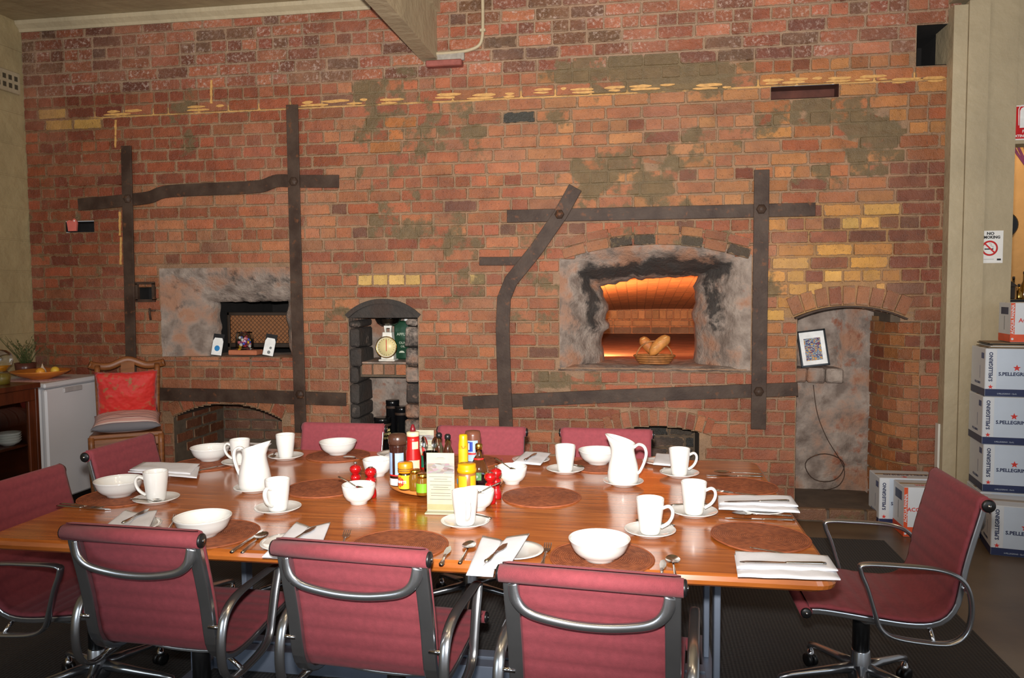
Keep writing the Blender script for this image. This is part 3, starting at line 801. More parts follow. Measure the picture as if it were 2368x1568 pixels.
# ---- iron straps bolted across the wall
def strap(label, pts, wd=.092, y=DW - .030, th=.014, bolts=(), smooth=False):
    P = [ony(px, py, DW - .03) for px, py in pts]; base = P[-1].copy(); base.y = y
    t_ = thing('iron_strap', label, 'iron bar', base, 0, 'wrought iron straps on the oven wall')
    V = [Vector((p.x, y, p.z)) - base for p in P]
    if smooth: V = smooth_path(V, 5)
    MB().bar(V, wd, th, Vector((0, 1, 0)).cross(V[1] - V[0]).normalized() if not smooth else (0, 0, 1)).build('strap', 'old_iron', t_, bevel=.003)
    for px, py in bolts:
        p = ony(px, py, y) - base
        T = Matrix.Translation((p.x, -.004, p.z)) @ Matrix.Rotation(pi / 2, 4, 'X')
        MB().lathe([(.034, 0), (.034, .012), (.028, .020), (.012, .028), (0, .03)], 6, T=T, sm=False).build('bolt', 'old_iron', t_)
    return t_
Y1, Y2 = DW - .024, DW - .041
strap('bent horizontal iron strap above the dark oven', [(180, 473), (230, 469), (300, 462), (345, 456), (378, 444), (440, 439), (560, 434), (605, 430), (640, 418), (690, 419), (783, 419)], y=Y1, smooth=True)
strap('shorter upright iron strap left of the dark oven', [(294, 338), (297, 460), (301, 640), (308, 960)], .085, Y2, bolts=((297, 460),))
strap('tallest upright iron strap right of the dark oven', [(677, 243), (681, 420), (688, 700), (697, 1000)], .090, Y2, bolts=((680, 420), (695, 912)))
strap('horizontal iron strap below the dark oven', [(345, 911), (560, 916), (800, 924)], .098, Y1)
strap('horizontal iron strap above the glowing oven', [(1172, 500), (1500, 493), (1886, 484)], .088, Y1)
strap('cranked iron strap left of the glowing oven, leaning then upright', [(1331, 434), (1296, 497), (1240, 578), (1182, 650), (1166, 690), (1163, 760), (1166, 860), (1171, 988)], .098, Y2, bolts=((1294, 496),), smooth=False)
strap('upright iron strap right of the glowing oven', [(1761, 393), (1760, 485), (1757, 700), (1753, 992)], .098, Y2, bolts=((1760, 484), (1754, 905)))
strap('sloping horizontal iron strap below the glowing oven', [(1070, 932), (1400, 917), (1845, 900)], .092, Y1)
strap('short black iron strap end behind the cranked strap', [(1108, 604), (1160, 604), (1212, 603)], .06, Y1, th=.012)
vf = thing('flue_frame', 'small square cast iron flue frame left of dark oven mouth', 'vent', (0, 0, 0))
xl, xr, zb, _, zt = O_VENT
recess(vf, O_VENT, .12, 'soot_black', 'flue')
fb = MB()
for a, b, c_, d in ((xl - .014, xr + .014, zt - .006, zt + .014), (xl - .014, xr + .014, zb - .014, zb + .006), (xl - .014, xl + .006, zb, zt), (xr - .006, xr + .014, zb, zt)): fb.box(a, b, DW - .028, DW - .0, c_, d)
fb.build('frame', 'old_iron', vf)
p = ony(347, 722, DW - .03); hk = thing('iron_hook', 'small T-shaped iron hook under the square flue frame', 'hook', (p.x, DW - .002, p.z))
MB().tube([(0, -.03, .03), (0, -.034, 0), (.005, -.03, -.06)], .008, 6).build('shank', 'old_iron', hk); MB().tube([(0, .0, .012), (.0, -.032, .012), (.045, -.032, .014)], .007, 6).build('arm', 'old_iron', hk)

# ---- left wall, ceiling, beam, floor
wl = MB().grid(lambda u, v: (XL + .012 * noise.noise((u * 40, v * 30, 2)), DW + .05 - (DW + 3.0) * u, ZC * v), 120, 60).build('wall_left', 'cream_painted_brick'); tag(wl, 'cream painted brick wall on the left', kind='structure')
ce = MB().box(XL - .1, XR + 3.2, -3.0, DW + .1, ZC, ZC + .08).build('ceiling', 'ceiling_paint'); tag(ce, 'plain cream ceiling', kind='structure')
tr = thing('trim_1', 'cream moulded cornice along the top of the brick wall', None, kind='structure')
prof = [(DW - .001, ZC - .075), (DW - .02, ZC - .075), (DW - .028, ZC - .055), (DW - .06, ZC - .028), (DW - .066, ZC - .001), (DW - .001, ZC - .001)]
xb0 = wp(955, 120)[0]
MB().prism(prof, XL + .001, xb0 - .3, 'x').build('moulding', 'cream_paint', tr)
xv, zv = onx(14, 186, XL + .02).y, onx(14, 186, XL + .02).z
vt = thing('air_vent', 'small painted air brick high on the cream left wall', 'vent', (XL + .015, xv, zv - .08))
MB().rbox(.0, .022, -.13, .12, 0, .16, .006).build('plate', 'cream_paint', vt)
for i in range(4):
    for j in range(2): MB().box(.018, .024, -.105 + .055 * i, -.075 + .055 * i, .03 + .06 * j, .065 + .06 * j).build('slot', pm('vent_dark', (70, 62, 46), .8), vt)
# painted steel beam running from the wall towards the viewer
bz = wp(996, 142)[1]; bx0, bx1 = wp(977, 142)[0], wp(1014, 142)[0]
bm = thing('ceiling_beam', 'cream painted beam running from the brick wall towards the viewer', 'beam', ((bx0 + bx1) / 2, DW, bz))
hw = (bx1 - bx0) / 2
MB().box(-hw, hw, -5.6, .1, 0, .02).build('bottom_flange', 'cream_paint', bm)
MB().box(-hw + .006, hw - .006, -5.6, .1, .02, .33).build('web', 'cream_paint', bm)
MB().box(-hw, hw + .02, -5.6, .1, .33, ZC - bz - .002).build('top_flange', 'cream_paint', bm)
p0, p1 = wp(990, 158), wp(1072, 143)
pd = MB().rbox(p0[0], p1[0], DW - .07, DW + .02, p0[1] - .008, p1[1] + .004, .006).build('bearing_pad', pm('red_painted_brick', (138, 74, 64), .6, 0, .2, 20, .3), wall)
stn = MB().box(wp(1012, 130)[0], wp(1075, 130)[0], DW - .03, DW, p1[1] + .006, wp(1040, 122)[1]).build('mortar_packing', pm('grey_mortar', (150, 142, 132), .9, 0, .2, 30, .4), wall)
pts = [wp(1117, -45), wp(1118, 40), wp(1117, 84), wp(1110, 106), wp(1090, 117), wp(1060, 123), wp(1006, 127)]
cb = Vector((pts[0][0], DW, pts[-1][1]))
cd = thing('conduit_pipe', 'thin cream conduit pipe bending along the wall beside the beam', 'pipe', cb)
MB().tube([Vector((x, DW - .022, z)) - cb for x, z in [(v.x, v.z) for v in smooth_path([(x, 0, z) for x, z in pts], 5)]], .012, 8).build('pipe', 'cream_paint', cd)
MB().box(-.02, .02, -.035, -.004, wp(1117, 76)[1] - cb.z, wp(1117, 70)[1] - cb.z).build('clip', 'cream_paint', cd)
# floor and rug
t = NT('polished_concrete'); p = t.pos()
t.l(t.mix(t.thr(t.noise(1.8, 6, p), .3, .7), lin((88, 70, 50)), lin((120, 100, 76))), t.b.inputs['Base Color']); t.set(Roughness=.38); t.bump(t.noise(3, 4, p), .15, .02)
fl = MB().box(XL - .2, XR + 3.4, -3.0, DW + 4.0, -.06, 0).build('floor', 'polished_concrete'); tag(fl, 'dark brown polished concrete floor', kind='structure')
t = NT('dark_carpet'); p = t.obj()
vr = t.n('ShaderNodeTexVoronoi'); vr.inputs['Scale'].default_value = 62; vr.inputs['Randomness'].default_value = .25; t.l(p, vr.inputs['Vector'])
dot = t.math('SUBTRACT', 1.0, t.thr(vr.outputs['Distance'], .12, .34))
wv = t.n('ShaderNodeTexWave'); wv.inputs['Scale'].default_value = 20; wv.inputs['Distortion'].default_value = .6; t.l(p, wv.inputs['Vector'])
t.l(t.mix(t.math('MULTIPLY', dot, .7), t.mix(wv.outputs['Fac'], lin((48, 46, 46)), lin((68, 65, 63))), lin((136, 131, 125))), t.b.inputs['Base Color']); t.set(Roughness=.95)
t.bump(vr.outputs['Distance'], .8, .006)
rg = MB().rbox(-3.4, 1.46, .2, 4.86, 0.0005, .010, .004).build('area_rug', 'dark_carpet'); tag(rg, 'dark charcoal dotted carpet rug under the dining table', 'rug')

# ---- right side: painted column, header wall, next room
XK0, XK1 = wp(2184, 500)[0], None
YC = DW - .10
kx = lambda px, py=500, y=YC: ony(px, py, y).x
wr = thing('wall_right', 'cream painted end column and header of the opening into the next room', None, kind='structure')
MB().box(kx(2186, 800), kx(2218, 800, YC), YC, DW + .2, 0, 3.26).build('edge_board', 'cream_paint', wr)
MB().box(kx(2219, 800), kx(2266, 800), YC - .012, DW + .2, 0, 3.28).build('column', 'cream_paint', wr)
xs0 = kx(2266, 800)
MB().box(xs0, xs0 + .19, YC + .05, DW + .2, 0, 3.3).build('return_wall', 'cream_paint', wr)
MB().box(kx(2186, 800), XR + 3.0, -2.0, DW + .2, 3.3, ZC - .002).build('bulkhead', 'cream_paint', wr)
zh = onx(2340, 335, xs0 + .19).z if False else ony(2340, 333, YC + .06).z
MB().box(xs0 + .19, XR + 3.0, YC + .06, YC + .20, zh, 3.3).build('header_wall', 'cream_paint', wr)
bb = MB().box(kx(2167, 1030, DW - .05), kx(2186, 800) - .002, DW - .06, DW - .012, .0, ony(2172, 980, DW - .05).z).build('baseboard_right', pm('white_trim', (214, 208, 198), .4, 0, .03), None); tag(bb, 'white upright trim board beside the rounded brick jamb', None, kind='structure')
wn = MB().box(XR - .2, XR + 3.4, DW + 2.3, DW + 2.4, 0, ZC).build('wall_far', 'apricot_paint'); tag(wn, 'apricot painted wall of the room beyond the opening', kind='structure')
ce2 = MB().box(XR - .2, XR + 3.4, DW + .1, DW + 2.4, 3.35, 3.4).build('ceiling', 'ceiling_paint'); tag(ce2, 'ceiling of the room beyond the opening', kind='structure')
lamp('next_room_lamp', 'POINT', (XR + 1.3, DW + 1.2, 2.9), 30, (1, .80, .55), .1)

# ================================================================== FURNITURE
pm('maroon_fabric', (130, 53, 61), .85, 0, .10, 60, .25, 400, Sheen_Weight=.06)
pm('polished_aluminium', (176, 178, 182), .24, .93, .06, 12)
pm('dull_aluminium', (160, 160, 160), .36, .7, .08, 12)
pm('black_plastic', (22, 22, 23), .38, 0, .1)
pm('chrome', (215, 215, 218), .09, 1.0, .03)
pm('blue_grey_steel', (128, 138, 156), .42, .35, .06)

def make_chair():
    root = thing('office_chair', 'x', 'chair', group='maroon fabric aluminium chairs round the table')
    pr = smooth_path([(0, -.326, .8475), (0, -.309, .8415), (0, -.3005, .826), (0, -.297, .805), (0, -.287, .765), (0, -.265, .68), (0, -.247, .60), (0, -.236, .53), (0, -.224, .475), (0, -.196, .435), (0, -.15, .416), (0, -.08, .414), (0, .02, .425), (0, .12, .438), (0, .19, .445), (0, .232, .444)], 6)
    n = len(pr); L = [0]
    for i in range(1, n): L.append(L[-1] + (pr[i] - pr[i - 1]).length)
    nor = []
    for i in range(n):
        t_ = (pr[min(i + 1, n - 1)] - pr[max(i - 1, 0)]).normalized(); nor.append(Vector((0, -t_.z, t_.y)) * -1)
    def pt(s_):
        i = 1
        while i < n - 1 and L[i] < s_: i += 1
        f_ = (s_ - L[i - 1]) / (L[i] - L[i - 1]); return pr[i - 1].lerp(pr[i], f_), nor[i - 1].lerp(nor[i], f_).normalized()
    # nor points to the sitter's side
    if nor[0].y < 0: nor = [-v for v in nor]
    m = 96; HWD = .222; vs = []; fs = []; cols = [-1, -.93, 0, .93, 1]
    for i in range(m + 1):
        p, q = pt(L[-1] * i / m); s_ = L[-1] * i / m
        puff = .0062 * abs(sin(pi * s_ / .052)) ** .42 - .002
        for c_ in cols:
            e = 1 if abs(c_) < 1 else .1
            a = p + q * (.004 + puff * e); vs.append((c_ * HWD, a.y, a.z))
        for c_ in cols:
            e = 1 if abs(c_) < 1 else .1
            a = p - q * (.004 + puff * e); vs.append((c_ * HWD, a.y, a.z))
    for i in range(m):
        a, b = i * 10, (i + 1) * 10
        for j in range(4): fs += [(a + j, a + j + 1, b + j + 1, b + j), (a + 5 + j, b + 5 + j, b + 6 + j, a + 6 + j)]
        fs += [(a, b, b + 5, a + 5), (a + 4, a + 9, b + 9, b + 4)]
    MB().add(vs, fs, 0, True).build('fabric_sling', 'maroon_fabric', root, fix=True)
    # rolls at the head and the front edge
    for (y, z, r) in ((-.325, .822, .0235), (.243, .424, .020)):
        MB().tube([(-.229, y, z), (.229, y, z)], r, 16).build('head_roll' if z > .6 else 'front_roll', 'maroon_fabric', root)
        for s_ in (-1, 1):
            T = Matrix.Translation((s_ * .229, y, z)) @ Matrix.Rotation(s_ * pi / 2, 4, 'Y')
            cpo = MB().lathe([(r * .92, -.004), (r * .92, .005), (r * .7, .008), (0, .009)], 14, T=T).build('end_cap', 'black_plastic', root)
            MB().lathe([(.006, .008), (.006, .011), (0, .012)], 8, T=T).build('screw', 'chrome', cpo)
    for s_ in (-1, 1):
        path = [pt(L[-1] * (.055 + .935 * i / 34)) for i in range(35)]
        MB().bar([p + Vector((s_ * .203, 0, 0)) - q * .018 for p, q in path], .040, .020, (1, 0, 0)).build('side_rib', 'polished_aluminium', root, bevel=.004)
        lp = smooth_path([(0, .064, .612), (0, -.05, .613), (0, -.17, .606), (0, -.238, .578), (0, -.268, .525), (0, -.274, .45), (0, -.256, .388), (0, -.208, .354), (0, -.12, .354), (0, -.035, .366), (0, .008, .394), (0, .028, .45), (0, .052, .53), (0, .074, .588)], 5, True)
        arm = MB().tube([p + Vector((s_ * .251, 0, 0)) for p in lp], (.0080, .0160), 10, closed=True, up=(1, 0, 0)).build('armrest', 'polished_aluminium', root)
        for y, z, z2 in ((-.262, .535, .535), (-.16, .392, .356)): MB().tube([(s_ * .205, y, z), (s_ * .252, y, z2)], .0075, 8).build('arm_pin', 'chrome', arm)
    bow = smooth_path([(-.200, -.318, .795), (-.186, -.325, .752), (-.150, -.325, .722), (-.075, -.322, .705), (0, -.321, .700), (.075, -.322, .705), (.150, -.325, .722), (.186, -.325, .752), (.200, -.318, .795)], 5)
    k = len(bow); MB().tube(bow, [(.010, .0125 + .010 * abs(2 * i / (k - 1) - 1) ** 4) for i in range(k)], 10, up=(0, 0, 1)).build('back_spreader', 'polished_aluminium', root)
    bow = smooth_path([(-.205, -.02, .402), (-.16, -.02, .372), (-.08, -.02, .358), (0, -.02, .355), (.08, -.02, .358), (.16, -.02, .372), (.205, -.02, .402)], 4)
    MB().bar(bow, .11, .010, (0, 1, 0)).build('seat_spreader', 'dull_aluminium', root, bevel=.003)
    MB().lathe([(.030, .20), (.030, .335), (.026, .352), (0, .352)], 16).build('gas_sleeve', 'black_plastic', root)
    MB().lathe([(.02, .085), (.042, .09), (.044, .12), (.036, .15), (.033, .20), (.0305, .205), (.0, .205)], 20).build('hub', 'polished_aluminium', root)
    for i in range(5):
        a = 2 * pi * i / 5 + .42; d = Vector((cos(a), sin(a), 0))
        lg = MB().tube([d * .03 + Vector((0, 0, .135)), d * .12 + Vector((0, 0, .122)), d * .25 + Vector((0, 0, .103)), d * .29 + Vector((0, 0, .092)), d * .298 + Vector((0, 0, .074))],
                       [(.024, .020), (.019, .016), (.014, .012), (.013, .012), (.010, .010)], 8, up=(0, 0, 1)).build('base_leg', 'polished_aluminium', root)
        cs = MB(); sd = Vector((-sin(a), cos(a), 0)); cc = d * .292 + Vector((0, 0, .028))
        for q in (-1, 1):
            T = Matrix.Translation(cc + sd * (q * .012)) @ Matrix(((sd.x, d.x, 0, 0), (sd.y, d.y, 0, 0), (0, 0, 1, 0), (0, 0, 0, 1))) @ Matrix.Rotation(pi / 2, 4, 'Y')
            cs.lathe([(.010, -.007), (.0255, -.007), (.0265, 0), (.0255, .007), (.010, .007)], 14, T=T)
        ca = cs.build('castor', 'black_plastic', root)
        MB().tube([cc + Vector((0, 0, .004)), cc + Vector((0, 0, .024)), cc + Vector((0, 0, .046))], [.013, .018, .009], 8).build('hood', 'chrome', ca)
    return root
ch0 = make_chair()
CH9 = [((-1.425, 2.33), -.045, 'maroon aluminium chair seen from behind, nearest the left end of the table'),
       ((-.735, 2.275), -.075, 'maroon aluminium chair seen from behind, in the middle of the near side'),
       ((-.085, 2.17), -.085, 'maroon aluminium chair seen from behind, closest to the viewer'),
       ((.80, 2.905), pi / 2, 'maroon aluminium chair turned sideways at the right end of the table'),
       ((-1.955, 2.52), -pi / 2 - .03, 'maroon chair at the left end of the table, cut by the picture edge'),
       ((-2.015, 3.20), -pi / 2 - .02, 'maroon chair at the left end in front of the white fridge'),
       ((-1.495, 3.50), pi, 'maroon chair on the far side in front of the tallest iron strap'),
       ((-.762, 3.49), pi + .01, 'maroon chair on the far side behind the condiment bottles'),
       ((-.150, 3.50), pi - .01, 'maroon chair on the far side behind the right white jug')]
for i, ((x, y), rz, lb) in enumerate(CH9):
    ch0.scale = (.975, .975, .965)
    if i == 0: ch0.location = (x, y, .010); ch0.rotation_euler = (0, 0, rz); ch0['label'] = lb
    else: clone(ch0, None, (x, y, .010), rz, lb)

# ---- the table
t = NT('table_wood'); p = t.obj()
mp = t.n('ShaderNodeMapping'); mp.inputs['Scale'].default_value = (1.2, 16, 1); t.l(p, mp.inputs[0])
g = t.noise(3.2, 6, mp.outputs[0]); mp2 = t.n('ShaderNodeMapping'); mp2.inputs['Scale'].default_value = (.5, 5.5, 1); t.l(p, mp2.inputs[0])
vo = t.n('ShaderNodeTexVoronoi', distance='CHEBYCHEV'); vo.inputs['Scale'].default_value = 1.4; t.l(mp2.outputs[0], vo.inputs['Vector'])
sep = t.n('ShaderNodeSeparateColor'); t.l(vo.outputs['Color'], sep.inputs[0])
c = t.mix(t.thr(g, .3, .72), lin((130, 66, 22)), lin((196, 114, 50)))
c = t.mix(t.math('MULTIPLY', sep.outputs[0], .38), c, lin((156, 78, 28)))
t.l(c, t.b.inputs['Base Color']); t.set(Roughness=.22, Coat_Weight=.5, Coat_Roughness=.12); t.bump(g, .04, .003)
TX0, TX1, TY0, TY1 = -2.05, .535, 2.125, 3.59
tb = thing('dining_table', 'long polished orange brown wooden table laid for breakfast', 'table', (0, 0, 0))
def rrect(x0, x1, y0, y1, r, n=6):
    o = []
    for cx_, cy_, a0 in ((x1 - r, y1 - r, 0), (x0 + r, y1 - r, pi / 2), (x0 + r, y0 + r, pi), (x1 - r, y0 + r, 1.5 * pi)):
        for i in range(n + 1): a = a0 + pi / 2 * i / n; o.append((cx_ + r * cos(a), cy_ + r * sin(a)))
    return o
lay = [(.014, TZ - .038), (.003, TZ - .030), (0, TZ - .018), (.004, TZ - .006), (.014, TZ)]
vs = []; ring = None
for ins, z in lay:
    rr = rrect(TX0 + ins, TX1 - ins, TY0 + ins, TY1 - ins, .06); ring = len(rr); vs += [(x, y, z) for x, y in rr]
fs = [(k * ring + j, k * ring + (j + 1) % ring, (k + 1) * ring + (j + 1) % ring, (k + 1) * ring + j) for k in range(4) for j in range(ring)]
fs += [tuple(range(ring))[::-1], tuple(4 * ring + j for j in range(ring))]
MB().add(vs, fs, 0, False).build('table_top', 'table_wood', tb)
for x in (-1.68, .275):
    fr = MB(); fr.rbox(x - .022, x + .022, 2.62, 3.3, .0105, .05, .004); ft = fr.build('foot_bar', 'blue_grey_steel', tb)
    for y in (2.72, 3.12): MB().rbox(x - .011, x + .011, y - .03, y + .03, .05, TZ - .039, .003).build('leg', 'blue_grey_steel', tb)
    MB().rbox(x - .03, x + .03, 2.3, 3.42, TZ - .075, TZ - .0385, .004).build('top_rail', 'blue_grey_steel', tb)
for y in (2.82, 2.90): MB().rbox(-1.657, .253, y - .03, y + .03, .014, .10, .003).build('floor_stretcher', 'blue_grey_steel', tb)

# ---- old dining chair with cushions
pm('oiled_oak', (128, 76, 38), .42, 0, .3, 6, .15, 60, (1, 1, 9))
p = onz(300, 1110, .2); dcx, dcy = -3.52, 4.93
dc = thing('dining_chair', 'old oak dining chair with a wavy crest rail holding two cushions', 'chair', (dcx, dcy, 0), pi + radians(33))
MB().prism([(-.19, -.19), (.19, -.19), (.225, .20), (-.225, .20)], .53, .56, 'z').build('seat', 'oiled_oak', dc, bevel=.008)
for s_ in (-1, 1):
    MB().tube(smooth_path([(s_ * .205, .185, 0), (s_ * .21, .19, .2), (s_ * .212, .19, .545)], 4), [.016] * 5 + [.021] * 4, 8).build('front_leg', 'oiled_oak', dc)
    MB().tube(smooth_path([(s_ * .175, -.26, 0), (s_ * .18, -.20, .25), (s_ * .182, -.19, .46), (s_ * .19, -.235, .75), (s_ * .198, -.315, .985)], 5), .020, 8).build('back_post', 'oiled_oak', dc)
    MB().tube([(s_ * .2, .17, .2), (s_ * .18, -.2, .22)], .011, 6).build('stretcher', 'oiled_oak', dc)
MB().tube([(-.2, .18, .26), (.2, .18, .26)], .012, 6).build('stretcher', 'oiled_oak', dc)
MB().rbox(-.2, .2, .165, .195, .47, .531, .006).build('apron', 'oiled_oak', dc)
cr = smooth_path([(-.245, -.30, .995), (-.215, -.318, .985), (-.12, -.338, .975), (0, -.345, 1.018), (.12, -.338, .975), (.215, -.318, .985), (.245, -.30, 1.000)], 5)
MB().tube(cr, [(.014, .028)] * len(cr), 8, up=(0, 0, 1)).build('crest_rail', 'oiled_oak', dc)
MB().bar(smooth_path([(0, -.19, .48), (0, -.22, .70), (0, -.335, 1.0)], 5), .09, .012, (1, 0, 0)).build('back_splat', 'oiled_oak', dc)
def pillow(nu=16, sx=.2, sy=.2, h=.06, pinch=.06):
    b = MB()
    def f(sg):
        def g_(u, v):
            a, c_ = 2 * u - 1, 2 * v - 1; k = (1 - abs(a) ** 3) ** .6 * (1 - abs(c_) ** 3) ** .6 if abs(a) < 1 and abs(c_) < 1 else 0
            e = 1 - pinch * (1 - a * a) * abs(c_) ** 3 ; e2 = 1 - pinch * (1 - c_ * c_) * abs(a) ** 3
            return (a * sx * e2, c_ * sy * e, sg * h * k + .006 * noise.noise((a * 3, c_ * 3, sg * 2)) * k)
        return g_
    b.grid(f(1), nu, nu); b.grid(f(-1), nu, nu, flip=True)
    return b
t = NT('red_silk'); q = t.obj(); nz = t.noise(26, 5, q)
c = t.mix(t.thr(nz, .54, .62), lin((196, 34, 28)), lin((150, 96, 58))); c = t.mix(t.thr(t.noise(5, 3, q), .35, .65), c, lin((206, 40, 32)))
t.l(c, t.b.inputs['Base Color']); t.set(Roughness=.65, Sheen_Weight=.2); t.bump(t.noise(6, 3, q), 1.0, .05)
M0 = dc.matrix_basis.copy() if False else Matrix.Translation(dc.location) @ Matrix.Rotation(pi + radians(33), 4, 'Z')
rc = pillow(16, .20, .19, .055).build('cushion', 'red_silk', fix=True); tag(rc, 'bright red silk cushion leaning against the oak chair back', 'cushion', 'cushions on the oak chair')
rc.matrix_world = M0 @ Matrix.Translation((0, -.120, .775)) @ Matrix.Rotation(radians(77), 4, 'X')
t = NT('striped_ticking'); q = t.obj(); sx_ = t.n('ShaderNodeSeparateXYZ'); t.l(q, sx_.inputs[0])
wv = t.n('ShaderNodeTexWave', bands_direction='Y'); wv.inputs['Scale'].default_value = 5.2; t.l(q, wv.inputs['Vector'])
c = t.mix(t.thr(wv.outputs['Fac'], .55, .62), lin((214, 164, 154)), lin((222, 208, 198))); c = t.mix(t.thr(wv.outputs['Fac'], .90, .93), c, lin((158, 70, 74)))
c = t.mix(t.thr(sx_.outputs['Y'], .145, .150), c, lin((112, 108, 112)))
t.l(c, t.b.inputs['Base Color']); t.set(Roughness=.85); t.bump(t.noise(200, 2, q), .2, .003)
sc_ = pillow(16, .215, .18, .058).build('cushion', 'striped_ticking', fix=True); tag(sc_, 'flat pink, white and grey striped seat cushion on the oak chair', 'cushion', 'cushions on the oak chair')
sc_.matrix_world = M0 @ Matrix.Translation((0, .045, .622)) @ Matrix.Rotation(radians(-7), 4, 'X')

# ---- fridge, cabinet and what stands on them
pm('white_enamel', (214, 214, 218), .3, 0, .02, 3)
pm('walnut', (84, 40, 18), .3, 0, .35, 5, .1, 40, (1, 7, 1))
fx, fy0, fy1, fz = -3.96, 4.70, 5.28, .90
fg = thing('bar_fridge', 'small white enamel bar fridge in the left corner', 'fridge', (fx - .28, (fy0 + fy1) / 2, 0))
MB().rbox(-.30, .235, -.29, .29, .0, .862, .008).build('body', 'white_enamel', fg)
MB().rbox(-.31, .285, -.30, .30, .864, fz, .010).build('top_lid', 'white_enamel', fg)
dr = MB().rbox(.238, .280, -.288, .288, .075, .855, .012).build('door', 'white_enamel', fg)
MB().rbox(.268, .288, -.12, .06, .815, .850, .004).build('handle_recess', pm('pale_grey_plastic', (176, 172, 172), .4), dr)
MB().box(.05, .236, -.285, .285, .001, .07).build('kick_plate', 'black_plastic', fg)
cb_ = thing('display_cabinet', 'dark walnut cabinet with a glazed front holding white plates', 'cabinet', (-4.28, 4.1, 0))
for x0, x1, y0, y1, z0, z1, nm in ((-.34, .33, -.55, .55, .88, .915, 'top_board'), (-.33, .32, -.54, -.51, .0, .88, 'side_board'), (-.33, .32, .51, .54, .0, .88, 'side_board'), (-.33, -.31, -.51, .51, .03, .88, 'back_board'), (-.33, .29, -.51, .51, .03, .06, 'bottom_board'), (-.31, .27, -.51, .51, onx(20, 1030, -4.075).z - .02, onx(20, 1030, -4.075).z - .0005, 'shelf')):
    MB().rbox(x0, x1, y0, y1, z0, z1, .004).build(nm, 'walnut', cb_)
t = NT('clear_glass'); t.set(Base_Color=(.97, .985, .98, 1), Roughness=.02, IOR=1.45, Transmission_Weight=1.0)
t = NT('thin_glass'); t.set(Base_Color=(.9, .94, .94, 1), Roughness=.03, IOR=1.3, Transmission_Weight=1.0)
for y0, y1 in ((-.51, -.005), (.005, .51)):
    d = MB()
    for a, b, c_, e in ((y0, y1, .80, .88), (y0, y1, .06, .13), (y0, y0 + .06, .13, .80), (y1 - .06, y1, .13, .80)): d.rbox(.292, .318, a, b, c_, e, .003)
    do = d.build('door', 'walnut', cb_); MB().box(.302, .306, y0 + .058, y1 - .058, .128, .802).build('pane', 'thin_glass', do)
    MB().lathe([(.008, 0), (.012, .012), (.0, .018)], 10, T=Matrix.Translation((.318, y1 - .03 if y0 < 0 else y0 + .03, .5)) @ Matrix.Rotation(pi / 2, 4, 'Y')).build('knob', pm('brass', (190, 150, 80), .25, 1, .05), do)
pm('glazed_white', (212, 210, 206), .16, 0, .02, 5, Coat_Weight=.5, Coat_Roughness=.06)
def plate_profile(r, h): return [(0, .002), (r * .55, .0), (r * .57, .004), (r * .85, h * .6), (r, h), (r * .985, h + .003), (r * .84, h * .6 + .004), (r * .58, .007), (0, .006)]
bs = thing('serving_bowl', 'lowest white bowl in the cabinet stack', 'bowl', (0, 0, 0))
_q = onx(20, 1030, -4.075); bs.location = _q
MB().lathe([(0, .002), (.035, 0), (.038, .005), (.062, .016), (.075, .036), (.0735, .038), (.060, .019), (.035, .008), (0, .007)], 28).build('body', 'glazed_white', bs)
for i in range(3):
    clone(bs, None, (_q.x, _q.y, _q.z + .016 * (i + 1)), None, ('second white bowl from the bottom of the cabinet stack', 'third white bowl from the bottom of the cabinet stack', 'topmost white bowl of the cabinet stack')[i])
# decanter, tin and fruit
jr = thing('glass_decanter', 'round glass decanter of amber juice on the walnut cabinet', 'decanter', (onx(4, 884, -4.12).x, onx(4, 884, -4.12).y, .916))
MB().lathe([(.0, .0), (.045, 0), (.05, .02), (.052, .07), (.03, .09), (.034, .10), (.062, .13), (.07, .165), (.06, .20), (.035, .222), (.0, .23)], 20).build('glass', 'clear_glass', jr)
MB().lathe([(0, .078), (.02, .085), (.032, .105), (.05, .128), (.0, .129)], 16).build('juice', pm('amber_juice', (214, 140, 30), .2, 0, .1), jr)
MB().lathe([(.0, .003), (.046, .004), (.048, .066), (0, .067)], 16).build('base_filling', pm('olive_oil', (150, 130, 50), .3), jr)
dp = onx(190, 872, -4.08) if False else None
dl = MB(); dl.lathe([(0, 0), (.19, 0), (.20, .001), (.19, .0025), (0, .0025)], 28)
dm = dl.build('doily', pm('pink_lace', (206, 170, 168), .9, 0, .35, 60), loc=(-4.20, 4.93, fz)); tag(dm, 'round pink and white lace doily on the white fridge', 'doily')
bw = thing('fruit_bowl', 'shallow turned wooden fruit bowl on the white fridge', 'bowl', (-4.20, 4.95, fz + .003))
MB().lathe([(0, .003), (.07, .0), (.075, .006), (.13, .022), (.185, .052), (.19, .06), (.182, .060), (.125, .032), (.06, .016), (0, .014)], 30).build('body', pm('honey_wood', (190, 112, 40), .35, 0, .2, 9, .1), bw)
def fruit(name, lb, col, loc, r, pear=False):
    th_ = thing(name, lb, 'fruit', loc, 0, 'fruit in the wooden bowl')
    pf = [(0, 0), (r * .5, r * .1), (r * .9, r * .5), (r, r), (r * .86, r * 1.5), (r * .45, r * 1.9), (0, r * 1.95)] if not pear else [(0, 0), (r * .6, r * .1), (r, r * .7), (r * .85, r * 1.4), (r * .4, r * 2.1), (r * .18, r * 2.7), (r * .1, r * 3.1), (0, r * 3.15)]
    b = MB().lathe(pf, 16).build('flesh', pm(name + '_skin', col, .45, 0, .12, 14, .3, 150), th_); MB().tube([(0, 0, pf[-1][1] - .004), (.003, 0, pf[-1][1] + .006)], .002, 5).build('stem', 'oiled_oak', th_)
fruit('lemon', 'yellow lemon in the wooden bowl, nearer the wall', (224, 180, 60), (-4.12, 4.99, fz + .028), .030)
